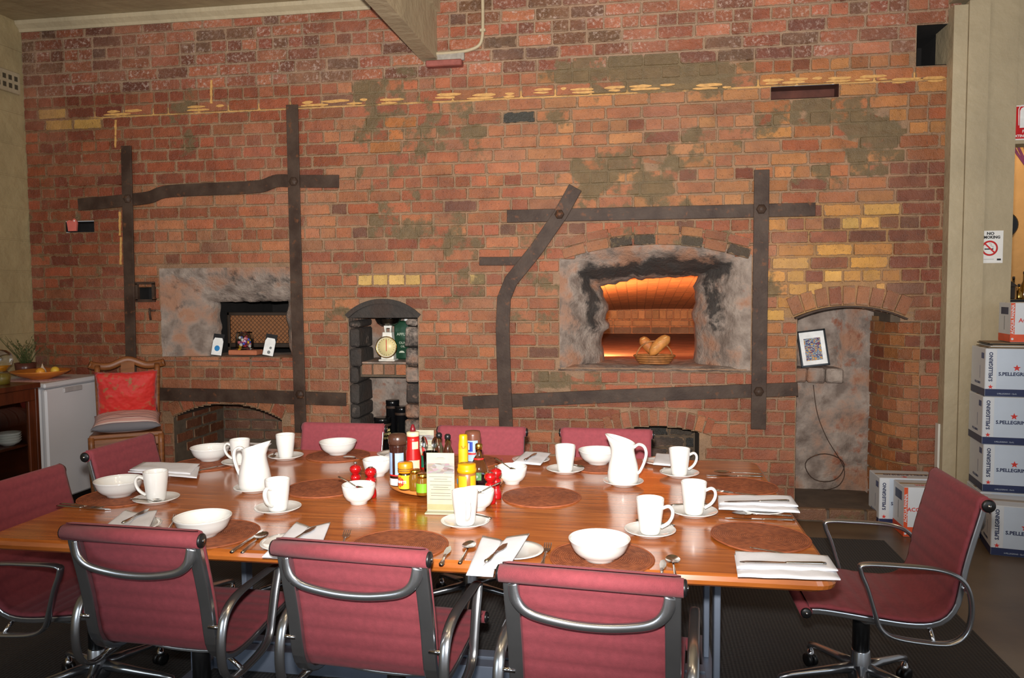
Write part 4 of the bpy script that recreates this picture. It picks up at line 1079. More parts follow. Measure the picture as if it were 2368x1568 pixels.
fruit('orange', 'yellow orange fruit in the wooden bowl, nearer the cabinet', (232, 160, 50), (-4.15, 4.885, fz + .026), .031)
fruit('garlic', 'pale garlic bulb with upright neck in the wooden bowl', (204, 184, 160), (-4.22, 4.99, fz + .026), .026, True)
ptl = thing('potted_herb', 'wispy green herb in a brown pot behind the fruit bowl', 'plant', (-4.47, 5.12, fz))
MB().lathe([(0, 0), (.05, 0), (.066, .05), (.072, .10), (.065, .10), (.06, .085), (0, .085)], 18).build('pot', pm('brown_glaze', (84, 44, 34), .3), ptl)
fo = MB(); rr = random.Random(5)
for i in range(46):
    a = rr.uniform(0, 2 * pi); ln = rr.uniform(.07, .22); lean = rr.uniform(.1, .75); P0 = Vector((rr.uniform(-.03, .03), rr.uniform(-.03, .03), .085))
    P1 = P0 + Vector((cos(a) * lean * ln * .5, sin(a) * lean * ln * .5, ln * .6)); P2 = P1 + Vector((cos(a) * lean * ln * .6, sin(a) * lean * ln * .6, ln * .4))
    fo.tube([P0, P1, P2], [.0018, .0015, .0008], 4)
    for j in range(9):
        q = P0.lerp(P1, rr.random()) if rr.random() < .4 else P1.lerp(P2, rr.random()); b = Vector((rr.uniform(-1, 1), rr.uniform(-1, 1), rr.uniform(-.2, 1))).normalized() * .022
        n_ = b.cross(Vector((0, 0, 1))).normalized() * .003; fo.add([q, q + b * .5 + n_, q + b, q + b * .5 - n_], [(0, 1, 2, 3)])
fo.build('foliage', pm('herb_green', (74, 84, 44), .6, 0, .3), ptl); ptl.children[-1]['kind'] = 'stuff'
MB().tube(smooth_path([(0, 0, .085), (-.05, -.08, .2), (-.09, -.13, .29)], 4), .002, 4).build('long_stem', 'herb_green', ptl)

# ---- small things on the wall: oven sill, niches
pm('print_black', (28, 28, 30), .5); pm('print_white', (238, 238, 236), .5); pm('paper_white', (236, 234, 230), .6, 0, .02)
pm('print_blue', (46, 130, 190), .5); pm('print_grey', (120, 122, 124), .5)
for px, pyb, lean, lb, dot in ((500, 822, .10, 'white bottle-shaped card with a blue dot on the dark oven sill', True), (619, 822, .16, 'white bottle-shaped card with two grey rings on the dark oven sill', False)):
    p = ony(px, pyb, DW + .05); cd_ = thing('tag_card', lb, 'card', (p.x, DW + .05, ZS1 + .008), 0, 'cards on the oven sill')
    T = Matrix.Rotation(radians(-10), 4, 'X') @ Matrix.Rotation(lean, 4, 'Y')
    MB().prism([(-.045, 0), (.045, 0), (.045, .165), (-.045, .165)], -.002, .002, 'y', T=T).build('backing', 'print_black', cd_)
    MB().prism([(-.042, .003), (.042, .003), (.042, .11), (.03, .135), (-.03, .135), (-.042, .11)], -.0035, -.002, 'y', T=T).build('white_face', 'print_white', cd_)
    ds = MB()
    for (dx, dz, r_) in (((.0, .055, .022),) if dot else ((.012, .062, .010), (.004, .028, .013))):
        ds.prism([(dx + r_ * cos(a), dz + r_ * sin(a)) for a in [2 * pi * i / 16 for i in range(16)]], -.0042, -.0035, 'y', T=T)
    ds.build('print', 'print_blue' if dot else 'print_grey', cd_)
p = ony(566, 822, DW + .10)
sb_ = MB().rbox(p.x - .115, p.x + .115, DW + .06, DW + .17, ZS1 + .010, ZS1 + .048, .006).build('loose_brick', pm('orange_brick', (176, 104, 72), .8, 0, .15, 20, .4)); tag(sb_, 'flat orange brick slab under the sweet jar', 'brick')
sj = thing('sweet_jar', 'clear glass jar of colourful sweets on a brick slab', 'jar', (p.x - .005, DW + .115, ZS1 + .049))
MB().lathe([(0, .0), (.062, 0), (.066, .01), (.066, .11), (.058, .125), (.058, .135), (.054, .135), (.054, .123), (.062, .108), (.062, .012), (0, .008)], 24).build('glass', 'thin_glass', sj)
rr = random.Random(3); cols = [(226, 120, 130), (232, 180, 40), (230, 226, 220), (60, 80, 190), (180, 40, 50), (120, 110, 110), (150, 60, 140), (236, 150, 160)]
for i in range(38):
    a = rr.uniform(0, 2 * pi); rd = .043 * sqrt(rr.random()); z = .018 + .074 * (i / 37) + rr.uniform(-.004, .004); c_ = cols[i % len(cols)]
    MB().lathe([(0, -.013), (.009, -.010), (.014, 0), (.009, .010), (0, .013)], 8, T=Matrix.Translation((rd * cos(a), rd * sin(a), z))).build('sweet', pm('sweet%d' % (i % len(cols)), c_, .3), sj)
# wire screen in the dark oven
xs, xe_ = wp(527, 760, DW + .42)[0], wp(690, 760, DW + .42)[0]; z0, z1 = ZS1 + .005, wp(600, 722, DW + .42)[1]
ws = thing('wire_screen', 'brown panel with diamond wire mesh standing inside the dark oven', 'screen', ((xs + xe_) / 2, DW + .42, z0))
hwS = (xe_ - xs) / 2; hS = z1 - z0
MB().box(-hwS + .02, hwS - .02, .01, .02, .06, hS - .02).build('panel', pm('brown_card', (136, 88, 52), .8, 0, .1), ws)
fr = MB()
for a, b, c_, e in ((-hwS, hwS, hS - .025, hS), (-hwS, hwS, .04, .075), (-hwS, -hwS + .02, .0, hS), (hwS - .02, hwS, 0, hS)): fr.rbox(a, b, -.01, .012, c_, e, .003)
fr.build('frame', pm('dark_wood', (50, 38, 28), .5), ws)
wm = MB(); k = -hwS - hS
while k < hwS:
    for sg in (1, -1):
        a = Vector((k, .006, .075)); b = Vector((k + (hS - .1), .006, hS - .025))
        if sg < 0: a.z, b.z = b.z, a.z
        if a.x < -hwS + .02: a = a.lerp(b, (-hwS + .02 - a.x) / (b.x - a.x)) if b.x > -hwS + .02 else None
        if a is not None and a.x < hwS - .02:
            if b.x > hwS - .02: b = a.lerp(b, (hwS - .02 - a.x) / (b.x - a.x))
            wm.tube([a, b], .0016, 4)
    k += .034
wm.build('mesh_wires', 'old_iron', ws); ws.children[-1]['kind'] = 'stuff'
# kitchen scale and green tin
zs2_ = zsh1 + .0125
p = ony(899, 835, DW + .13); ks = thing('kitchen_scale', 'cream kitchen scale with round dial and metal pan in the niche', 'scale', (p.x, DW + .13, zs2_))
pm('cream_enamel', (226, 222, 212), .3)
MB().rbox(-.065, .06, -.05, .05, 0, .014, .005).build('foot', 'cream_enamel', ks)
MB().prism([(-.05, .014), (.05, .014), (.035, .215), (-.035, .215)], -.035, .035, 'y').build('body', 'cream_enamel', ks, bevel=.006)
T = Matrix.Translation((0, -.036, .105)) @ Matrix.Rotation(pi / 2, 4, 'X')
di = MB().lathe([(.078, 0), (.078, .014), (.074, .018), (.070, .016), (.070, .012), (0, .012)], 28, T=T).build('dial_case', 'cream_enamel', ks)
MB().lathe([(.081, .010), (.081, .019), (.076, .022), (.073, .018)], 28, T=T, cap=False).build('bezel', 'brass', di)
MB().lathe([(0, .0125), (.069, .0125), (.069, .0135), (0, .0135)], 24, T=T).build('dial', pm('dial_card', (222, 206, 150), .4, 0, .05), di)
nd = MB().box(-.0025, .0025, -.0525, -.0505, .075, .160).build('needle', pm('red_needle', (190, 40, 30), .4), di)
tk = MB()
for i in range(20):
    a = 2 * pi * i / 20; tk.box(-.001, .001, -.0512, -.0500, .055, .064, T=Matrix.Translation((0, 0, .105)) @ Matrix.Rotation(a, 4, 'Y'))
tk.build('tick_marks', 'print_black', di)
MB().prism([(-.022, .215), (-.016, .215), (-.016, .245), (.016, .245), (.016, .215), (.022, .215), (.03, .262), (-.03, .262)], -.012, .012, 'y').build('pan_bracket', 'cream_enamel', ks)
MB().lathe([(0, .262), (.05, .264), (.08, .285), (.095, .312), (.098, .314), (.092, .310), (.075, .288), (.045, .270), (0, .268)], 26).build('pan', pm('steel_pan', (120, 118, 116), .22, 1.0, .05), ks)
p = ony(934, 825, DW + .31); tn = thing('oil_tin', 'tall green olive oil tin behind the kitchen scale', 'tin', (p.x - .0, DW + .31, zs2_))
pm('tin_green', (24, 66, 44), .35, .2, .1); pm('tin_print', (196, 204, 186), .5)
MB().rbox(-.06, .06, -.05, .05, 0, .29, .008).build('body', 'tin_green', tn); MB().lathe([(.014, .29), (.014, .305), (0, .306)], 12, T=Matrix.Translation((.02, 0, 0))).build('cap', 'print_white', tn)
text_mesh('APPLE', .030, 'tin_print', tn, (.002, -.0505, .19), (pi / 2, 0, 0)); text_mesh('OLIVE', .026, 'tin_print', tn, (.012, -.0505, .125), (pi / 2, 0, 0)); text_mesh('OIL', .022, 'tin_print', tn, (.008, -.0505, .098), (pi / 2, 0, 0))
MB().prism([(.0 + .022 * cos(a), .05 + .016 * sin(a)) for a in [pi * i / 10 for i in range(11)]], -.0512, -.0500, 'y').build('emblem', 'tin_print', tn)
# dark pots standing in the foot of the niche
def niche_pot(px, pyt, y, r, lb, mat, name='black_canister', zb=0.0, band=False):
    x = wp(px, 950, y)[0]; h = wp(px, pyt, y)[1] - zb; th_ = thing(name, lb, 'canister', (x, y, zb), 0, 'canisters in the niche foot')
    MB().lathe([(0, .0), (r * .96, 0), (r, .01), (r, h - .03), (r * 1.03, h - .025), (r * 1.03, h), (r * .9, h + .002), (0, h + .002)], 20).build('body', mat, th_)
    MB().lathe([(r * 1.035, h - .06), (r * 1.045, h - .055), (r * 1.045, h - .047), (r * 1.035, h - .042)], 20, cap=False).build('rim_ring', 'old_iron', th_)
    if band:
        bd = MB()
        for row in range(3):
            for i in range(9):
                a = -pi / 2 + (i - 4) * .30 + .15 * (row % 2); bd.lathe([(.0, 0), (.011, 0), (.011, .002), (.006, .002), (.006, .001)], 8, T=Matrix.Translation((r * 1.0 * cos(a), r * 1.0 * sin(a), h - .09 - .028 * row)) @ Matrix.Rotation(a, 4, 'Z') @ Matrix.Rotation(pi / 2, 4, 'Y'))
        bd.build('cream_pattern', pm('cream_print', (206, 190, 130), .5), th_)
    return th_
pm('gloss_black', (16, 16, 18), .18, 0, .1)
niche_pot(908, 925, DW + .25, .05, 'taller black canister at the back of the niche foot', 'gloss_black')
niche_pot(929, 940, DW + .16, .05, 'shorter black canister at the right of the niche foot', 'gloss_black')
niche_pot(884, 965, DW + .10, .062, 'black canister with cream pattern behind the far maroon chair', 'gloss_black', band=True)
# bread basket in the lit oven
p = ony(1513, 838, DW + .10); bk = thing('bread_basket', 'small woven basket of bread loaves in the glowing oven mouth', 'basket', (p.x, DW + .10, ZS2 + .012))
pm('cane', (150, 96, 48), .6, 0, .3, 40, .4, 120)
for i in range(4):
    rz_ = .085 + .010 * i; MB().tube([(rz_ * 1.2 * cos(a), rz_ * .8 * sin(a), .008 + .016 * i) for a in [2 * pi * j / 28 for j in range(28)]], (.009, .008), 6, closed=True).build('cane_row', 'cane', bk)
MB().lathe([(0, 0), (.082, 0), (.1, .05), (.096, .05), (.078, .006), (0, .006)], 20, T=Matrix.Diagonal((1.15, .75, 1, 1))).build('lining', 'cane', bk)
hd_ = MB().tube([(.125 * cos(a), 0, .04 + .12 * sin(a)) for a in [pi * i / 14 for i in range(15)]], .006, 6, T=Matrix.Rotation(.1, 4, 'X')).build('handle', 'cane', bk)
def loaf(lb, a, b, r, mat):
    A, B = Vector(a), Vector(b); th_ = thing('bread_loaf', lb, 'bread', bk.location + A, 0, 'loaves in the basket'); d = B - A
    pts = [d * (i / 8) + Vector((0, 0, .016 * sin(pi * i / 8))) for i in range(9)]
    MB().tube(pts, [max(.006, r * (1 - abs(2 * i / 8 - 1) ** 3) ** .5) for i in range(9)], 10).build('crust', mat, th_)
    sl_ = MB()
    for i in (2, 4, 6): sl_.tube([pts[i] + Vector((-.012, -r * .85, .01)), pts[i] + Vector((.012, -r * .85, .024))], .006, 6)
    sl_.build('slash', pm('crumb', (214, 160, 96), .8), th_)
pm('crust_brown', (178, 106, 48), .6, 0, .25, 24, .5, 90); pm('crust_gold', (196, 128, 62), .6, 0, .25, 24, .5, 90)
loaf('brown loaf leaning left in the bread basket', (.0, .028, .06), (-.10, .022, .175), .040, 'crust_brown')
loaf('golden twisted loaf leaning right in the bread basket', (-.03, -.040, .06), (.105, -.036, .19), .042, 'crust_gold')
loaf('pale loaf at the back of the bread basket', (-.03, .075, .08), (.06, .08, .10), .030, 'crust_gold')
# framed picture leaning in the right niche
p = ony(1886, 850, DW + .30)
pf = thing('picture_frame', 'black framed colourful boat picture with white mount leaning in the niche', 'picture', (p.x, DW + .30, zl1 + .012))
T = Matrix.Rotation(radians(-9), 4, 'X') @ Matrix.Rotation(radians(-7), 4, 'Y'); fw, fh = .088, .245
fr = MB()
for a, b, c_, e in ((-fw - .008, fw + .008, fh - .0, fh + .012), (-fw - .008, fw + .008, 0, .012), (-fw - .008, -fw + .004, .0, fh + .01), (fw - .004, fw + .008, .0, fh + .01)): fr.box(a, b, -.012, .008, c_, e, T=T)
fr.build('frame', 'gloss_black', pf); MB().box(-fw, fw, -.004, .004, .006, fh, T=T).build('mount', 'print_white', pf)
t = NT('boat_print'); q = t.n('ShaderNodeTexCoord').outputs['Generated']; mp = t.n('ShaderNodeMapping'); mp.inputs['Scale'].default_value = (2.2, 1, 6); t.l(q, mp.inputs[0])
nz = t.n('ShaderNodeTexNoise'); nz.inputs['Scale'].default_value = 3.4; nz.inputs['Detail'].default_value = 6; t.l(mp.outputs[0], nz.inputs['Vector'])
rp = t.n('ShaderNodeValToRGB'); cr_ = rp.color_ramp; cr_.elements[0].position = .32; cr_.elements[0].color = lin((150, 30, 30)); cr_.elements[1].position = .68; cr_.elements[1].color = lin((220, 190, 70))
for pos_, cc in ((.42, (20, 34, 84)), (.47, (40, 104, 160)), (.505, (214, 214, 204)), (.54, (30, 100, 84)), (.60, (206, 104, 40))): e_ = cr_.elements.new(pos_); e_.color = lin(cc)
t.l(nz.outputs['Fac'], rp.inputs[0]); t.l(rp.outputs[0], t.b.inputs['Base Color']); t.set(Roughness=.3)
MB().box(-fw + .032, fw - .032, -.0055, -.004, .042, fh - .045, T=T).build('print', 'boat_print', pf)
# little pink paper pig on the missing brick
p = ony(172, 533, DW + .02); pg = thing('paper_figure', 'small pink paper animal sitting in the wall slot on the left', 'ornament', (p.x, DW + .005, O_SLOT1[2] + .006))
pm('pink_card', (206, 104, 92), .7)
MB().prism([(-.035, 0), (.032, 0), (.04, .06), (.036, .09), (.018, .098), (.004, .08), (-.02, .085), (-.045, .075), (-.038, .03)], -.012, .010, 'y').build('body', 'pink_card', pg, bevel=.003)
MB().tube([(-.045, 0, .075), (-.058, 0, .095)], .004, 5).build('tail', 'print_black', pg); MB().prism([(.016, .096), (.034, .092), (.046, .104), (.028, .110)], -.008, .006, 'y').build('ear', 'print_black', pg)
MB().prism([(.024 + .006 * cos(a), .078 + .006 * sin(a)) for a in [2 * pi * i / 8 for i in range(8)]], -.0135, -.012, 'y').build('eye', 'print_white', pg)

# ================================================================== ON THE TABLE
def tp(px, py, dz=0.0): return onz(px, py, TZ + dz)
pm('placemat_weave', (140, 72, 38), .75, 0, .18, 40)
t = MATS['placemat_weave']
t = NT('woven_mat'); q = t.obj(); ln_ = t.n('ShaderNodeVectorMath', operation='LENGTH'); t.l(q, ln_.inputs[0])
sn = t.math('SINE', t.math('MULTIPLY', ln_.outputs['Value'], 1000)); nz = t.noise(60, 4, q)
c = t.mix(t.thr(nz, .35, .65), lin((120, 58, 28)), lin((158, 86, 48))); c = t.mix(t.math('MULTIPLY', t.thr(sn, -.2, -.9), .4), c, lin((92, 42, 20)))
t.l(c, t.b.inputs['Base Color']); t.set(Roughness=.7); t.bump(sn, .5, .002)
MH = .004
PM = [((1252, 1150), .148, 'bare round woven placemat in the middle right of the table'),
      ((748, 1130), .148, 'bare round woven placemat behind the left sugar bowl'),
      ((782, 1054), .148, 'round woven placemat under the far bowl before the first far chair'),
      ((478, 1074), .148, 'round woven placemat at the far left corner under a bowl'),
      ((280, 1150), .150, 'round woven placemat at the left end under a bowl'),
      ((488, 1236), .150, 'round woven placemat under the bowl behind the left near chair'),
      ((922, 1262), .150, 'bare round woven placemat behind the middle near chair'),
      ((1391, 1291), .150, 'round woven placemat under the nearest bowl'),
      ((1757, 1244), .150, 'bare round woven placemat at the right end between two napkins'),
      ((1712, 1126), .142, 'bare round woven placemat at the far right corner'),
      ((1386, 1078), .142, 'round woven placemat behind the right jug under a bowl'),
      ((1085, 1068), .142, 'round woven placemat behind the condiment tray')]
mat_top = {}
for i, ((px, py), r, lb) in enumerate(PM):
    p = tp(px, py); th_ = thing('placemat', lb, 'placemat', p, 0, 'woven placemats')
    n = 40; b = MB(); rr = random.Random(i)
    wob = lambda a: r * (1 + .008 * sin(3 * a + i) + .006 * sin(7 * a + 2 * i)); lift = .006 if i in (8,) else .0
    vs = [(0, 0, MH)] + [(wob(a) * f_ * cos(a), wob(a) * f_ * sin(a), z + lift * max(0, cos(a - 3.0)) * f_) for f_, z in ((.5, MH), (.96, MH), (1, MH * .6), (1, .0006)) for a in [2 * pi * j / n for j in range(n)]]
    fs = [(0, 1 + j, 1 + (j + 1) % n) for j in range(n)] + [(1 + k * n + j, 1 + (k + 1) * n + j, 1 + (k + 1) * n + (j + 1) % n, 1 + k * n + (j + 1) % n) for k in range(3) for j in range(n)]
    MB().add(vs, fs, 0, True).build('weave', 'woven_mat', th_)
    MB().tube([(wob(a) * .985 * cos(a), wob(a) * .985 * sin(a), MH * .75 + lift * max(0, cos(a - 3.0))) for a in [2 * pi * j / n for j in range(n)]], .0024, 5, closed=True).build('edge_binding', 'placemat_weave', th_)

# bowls
def cereal_bowl():
    t_ = thing('cereal_bowl', 'x', 'bowl', group='white cereal bowls')
    MB().lathe([(0, .004), (.034, .004), (.036, 0), (.043, 0), (.045, .006), (.062, .015), (.074, .028), (.081, .044), (.0855, .056), (.0875, .059), (.0855, .0605), (.081, .055), (.076, .042), (.068, .027), (.056, .017), (.036, .0105), (0, .0095)], 40).build('bowl_body', 'glazed_white', t_)
    MB().tube([(.0862 * cos(a), .0862 * sin(a), .0605) for a in [2 * pi * i / 40 for i in range(40)]], .0018, 6, closed=True).build('rim', 'glazed_white', t_)
    return t_
BO = [((487, 1064), 1, 'white bowl at the far left corner beside a mug'), ((782, 1050), 1, 'white bowl before the far chair by the tall iron strap'), ((276, 1146), 1, 'white bowl at the left end behind the left near chair'),
      ((470, 1238), 1, 'white bowl partly hidden by the left near chair'), ((1383, 1072), 1, 'white bowl half hidden by the right jug'), ((1386, 1293), 1, 'white bowl nearest the viewer on a woven placemat')]
b0 = None
for (px, py), m_, lb in BO:
    p = tp(px, py, MH) + Vector((0, 0, .0008))
    if b0 is None: b0 = cereal_bowl(); b0.location = p; b0['label'] = lb
    else: clone(b0, None, p, None, lb)
# mugs and saucers
def mug():
    t_ = thing('coffee_mug', 'x', 'mug', group='white mugs on saucers')
    MB().lathe([(0, .003), (.026, .003), (.0275, 0), (.0305, .001), (.0325, .010), (.036, .035), (.0405, .070), (.0435, .108), (.0432, .1105), (.0412, .1105), (.040, .106), (.037, .068), (.032, .032), (.028, .012), (0, .010)], 32).build('cup_body', 'glazed_white', t_)
    MB().tube(smooth_path([(.039, 0, .082), (.058, 0, .090), (.070, 0, .080), (.070, 0, .060), (.058, 0, .038), (.036, 0, .022)], 5), (.0055, .0085), 8, up=(0, 1, 0)).build('handle', 'glazed_white', t_)
    return t_
def saucer():
    t_ = thing('saucer', 'x', 'saucer', group='white saucers')
    MB().lathe([(0, .004), (.040, .004), (.042, 0), (.046, .0), (.050, .005), (.068, .012), (.080, .018), (.0805, .0195), (.078, .0195), (.066, .0145), (.048, .008), (.034, .0075), (.032, .0065), (0, .0065)], 36).build('dish', 'glazed_white', t_)
    MB().tube([(.0795 * cos(a), .0795 * sin(a), .0192) for a in [2 * pi * i / 36 for i in range(36)]], .0011, 5, closed=True).build('rim', 'glazed_white', t_)
    return t_
MG = [((661, 1062), 1.9, 'before the far chair left of the far bowl'), ((643, 1184), -1.75, 'right of the left jug with its handle towards the viewer'), ((362, 1162), 3.4, 'at the left end with its handle to the left'),
      ((556, 1076), 3.2, 'behind the left jug'), ((1076, 1216), -1.2, 'in front of the menu card'), ((1307, 1093), 1.7, 'on the far side between napkin and jug'),
      ((1503, 1237), -.25, 'right of the nearest bowl'), ((1604, 1192), -.1, 'left of the far right napkin'), ((1571, 1102), .2, 'right of the right jug')]
m0 = s0 = None
for (px, py), a, lb in MG:
    p = tp(px, py) + Vector((0, 0, .0005)); q = p + Vector((0, 0, .0066))
    if m0 is None:
        m0 = mug(); m0.location = q; m0.rotation_euler = (0, 0, a); m0['label'] = 'white coffee mug ' + lb; s0 = saucer(); s0.location = p; s0['label'] = 'white saucer under the mug ' + lb
    else: clone(m0, None, q, a, 'white coffee mug ' + lb); clone(s0, None, p, None, 'white saucer under the mug ' + lb)
# jugs
def jug():
    t_ = thing('milk_jug', 'x', 'jug', group='white milk jugs')
    prof = [(.046, 0), (.056, .004), (.062, .022), (.0615, .045), (.056, .078), (.048, .110), (.0435, .135), (.045, .155), (.048, .172)]
    n = 36; vs = []; fs = []
    for k, (r, z) in enumerate(prof):
        for j in range(n):
            a = 2 * pi * j / n; sp_ = max(0, cos(a)) ** 3.2; f_ = max(0, (z - .11) / .062)
            rr_ = r + .026 * sp_ * f_ ** 1.8; vs.append((rr_ * cos(a), rr_ * sin(a) * (1 - .3 * sp_ * f_), z + f_ ** 2 * (.008 * sp_ + .014 * cos(a))))
    for k, (r, z) in list(enumerate(prof))[::-1]:
        for j in range(n):
            v = vs[k * n + j]; q = Vector((v[0], v[1], 0)); q = q * (1 - .0045 / max(q.length, .01)); vs.append((q.x, q.y, max(v[2], .006)))
    K = len(prof) * 2
    for k in range(K - 1):
        for j in range(n): fs.append((k * n + j, k * n + (j + 1) % n, (k + 1) * n + (j + 1) % n, (k + 1) * n + j))
    fs.append(tuple(range(n))[::-1]); fs.append(tuple((K - 1) * n + j for j in range(n)))
    MB().add(vs, fs, 0, True).build('jug_body', 'glazed_white', t_, fix=True)
    MB().tube(smooth_path([(-.043, 0, .146), (-.062, 0, .160), (-.084, 0, .152), (-.092, 0, .125), (-.083, 0, .088), (-.068, 0, .055), (-.058, 0, .045)], 5), (.006, .009), 8, up=(0, 1, 0)).build('handle', 'glazed_white', t_)
    return t_
j0 = jug()
for i, ((px, py), a, lb) in enumerate((((590, 1136), -.15, 'white milk jug on the left with its spout pointing right'), ((1441, 1122), pi - .25, 'white milk jug on the right with its spout pointing left'))):
    p = tp(px, py) + Vector((0, 0, .0005)); q = p + Vector((0, 0, .0068))
    if i == 0: j0.location = q; j0.rotation_euler = (0, 0, a); j0['label'] = lb
    else: clone(j0, None, q, a, lb)
    clone(s0, None, p, None, 'white saucer under the ' + ('left' if i == 0 else 'right') + ' milk jug')
# sugar bowls
def sugar_bowl(fill):
    t_ = thing('sugar_bowl', 'x', 'bowl', group='small footed white bowls')
    MB().lathe([(0, .004), (.024, .004), (.026, 0), (.031, 0), (.032, .009), (.046, .018), (.055, .034), (.059, .054), (.0605, .070), (.0585, .071), (.0565, .054), (.052, .036), (.043, .022), (.026, .014), (0, .013)], 32).build('bowl_body', 'glazed_white', t_)
    MB().lathe([(0, .050), (.03, .049), (.0525, .046), (.050, .040), (0, .040)], 24).build('sugar', pm(fill[0], fill[1], .9, 0, .1, 200, .5, 500), t_)
    return t_
SG = [((830, 1164), 'small footed bowl of white sugar in front of the left red mills', ('white_sugar', (230, 228, 224))), ((873, 1100), 'small footed bowl of brown sugar behind the left red mills', ('brown_sugar', (176, 128, 76))),
      ((1184, 1118), 'small footed bowl of white sugar right of the right red mills', ('white_sugar', (230, 228, 224))), ((1104, 1178), 'small footed sugar bowl behind the mug by the menu card', ('white_sugar', (230, 228, 224)))]
for (px, py), lb, fl_ in SG:
    s_ = sugar_bowl(fl_); s_.location = tp(px, py) + Vector((0, 0, .0005)); s_['label'] = lb
# red mills
pm('red_lacquer', (158, 10, 16), .16, 0, .05, 5, Coat_Weight=.6, Coat_Roughness=.05)
def mill(knob):
    t_ = thing('pepper_mill' if knob else 'salt_mill', 'x', 'mill', group='red turned table mills')
    MB().lathe([(0, 0), (.0185, 0), (.0195, .006), (.0185, .022), (.0145, .036), (.013, .044), (.0155, .052), (.0185, .060), (.0165, .068), (.012, .072)], 24).build('lower_body', 'red_lacquer', t_)
    hd2 = MB().lathe([(.012, .072), (.012, .076), (.0175, .082), (.0205, .090), (.0195, .098), (.013, .104), (.006, .106), (0, .106)], 24).build('head', 'red_lacquer', t_)
    if knob: MB().lathe([(.003, .105), (.0035, .108), (.006, .113), (.004, .118), (0, .119)], 12).build('steel_knob', 'chrome', hd2)
    else: MB().lathe([(.009, .1055), (.009, .1075), (0, .108)], 14).build('shaker_plate', 'chrome', hd2)
    return t_
for px, py, k, lb in ((823, 1143, True, 'red pepper mill with steel knob, left one of the left pair'), (858, 1150, False, 'red salt mill with flat top in the left pair'), (1134, 1164, False, 'red salt mill with flat top in the right pair'), (1147, 1153, True, 'red pepper mill with steel knob behind the right salt mill')):
    q = mill(k); q.scale = (1.08, 1.08, 1.06); q.location = tp(px, py) + Vector((0, 0, .0005)); q['label'] = lb
# lazy susan
LZ = TZ + .030; lc = onz(1032, 1106, LZ); LR = (onz(902, 1118, LZ) - lc).length
ls_ = thing('turntable_tray', 'round wooden turntable tray crowded with condiments', 'tray', (lc.x, lc.y, TZ + .0005))
pm('light_wood', (186, 118, 58), .35, 0, .18, 5, .08, 30, (1, 9, 1))
MB().lathe([(0, .012), (LR - .006, .012), (LR, .017), (LR, .024), (LR - .006, .029), (0, .029)], 48).build('disc', 'light_wood', ls_)
MB().lathe([(0, 0), (.09, 0), (.09, .006), (.03, .011), (0, .011)], 24).build('swivel_base', 'black_plastic', ls_)
LT = LZ
def lp_(px, py): return onz(px, py, LT)
def bottle(name, lb, px, py, parts, cat='bottle', rz=0):
    p = lp_(px, py); t_ = thing(name, lb, cat, (p.x, p.y, LT), rz, 'condiments on the turntable')
    for nm, prof, m_ in parts: MB().lathe(prof, 22).build(nm, m_, t_)
    return t_
def cyl_label(parent, r, z0, z1, a0, a1, mat, name='label', n=12):
    MB().grid(lambda u, v: ((r) * cos(a0 + (a1 - a0) * u), r * sin(a0 + (a1 - a0) * u), z0 + (z1 - z0) * v), n, 1).build(name, mat, parent)
FA = -pi / 2 - radians(9)          # direction towards the viewer
pm('brown_sauce', (48, 22, 16), .15, 0, .1); pm('label_blue', (140, 164, 194), .4); pm('label_red', (206, 36, 34), .4); pm('label_navy', (26, 54, 140), .4)
pm('ketchup_red', (164, 18, 16), .3); pm('ketchup_tip', (104, 16, 26), .35); pm('cream_plastic', (196, 184, 152), .4); pm('yellow_plastic', (206, 152, 8), .3); pm('label_yellow', (210, 168, 26), .4)
pm('spread_black', (40, 20, 10), .2); pm('honey', (140, 96, 24), .1, 0, .05, 5, Transmission_Weight=.4); pm('label_green', (112, 168, 30), .45); pm('gold_lid', (200, 160, 70), .25, 1.0, .05)
pm('peanut', (146, 94, 46), .35); pm('white_plastic', (208, 208, 206), .35); pm('orange_lid', (204, 128, 14), .35); pm('syrup', (40, 20, 24), .12); pm('steel_ball', (200, 200, 205), .1, 1.0)
q = bottle('sauce_bottle', 'brown sauce bottle with pale blue label at the left of the tray', 921, 1121, (('bottle_body', [(0, 0), (.028, 0), (.031, .006), (.031, .105), (.030, .125), (.033, .15), (.033, .158)], 'brown_sauce'), ('cap', [(.033, .158), (.036, .162), (.036, .186), (.030, .196), (0, .198)], pm('dark_cap', (66, 40, 30), .25))))
cyl_label(q, .0318, .045, .128, FA - 1.25, FA - .25, 'label_blue'); cyl_label(q, .0318, .045, .128, FA + .1, FA + 1.2, 'label_blue'); cyl_label(q, .0322, .040, .045, FA - 1.25, FA + 1.2, 'label_red', 'label_stripe'); cyl_label(q, .0318, .004, .030, FA - 1.2, FA + .4, 'white_plastic', 'foot_label')
q = bottle('ketchup_bottle', 'red squeezy ketchup bottle with cream collar on the tray', 956, 1092, (('bottle_body', [(0, 0), (.030, 0), (.033, .01), (.033, .06), (.026, .10), (.026, .135), (.025, .15)], 'ketchup_red'), ('collar', [(.025, .15), (.026, .151), (.026, .166), (.018, .169), (0, .169)], 'cream_plastic'), ('nozzle', [(.012, .169), (.011, .180), (.005, .197), (.0, .199)], 'ketchup_tip')))
cyl_label(q, .0336, .012, .055, FA - .1, FA + 1.3, 'cream_plastic'); cyl_label(q, .0272, .100, .130, FA + .3, FA + 1.3, 'cream_plastic', 'neck_label')
q = bottle('hot_sauce', 'tiny hot sauce bottle with red cap and green label on the tray', 981, 1085, (('bottle_body', [(0, 0), (.012, 0), (.013, .05), (.006, .07), (.006, .075)], pm('hot_sauce_red', (180, 40, 24), .15)), ('cap', [(.007, .075), (.008, .077), (.007, .10), (0, .101)], 'label_red')))
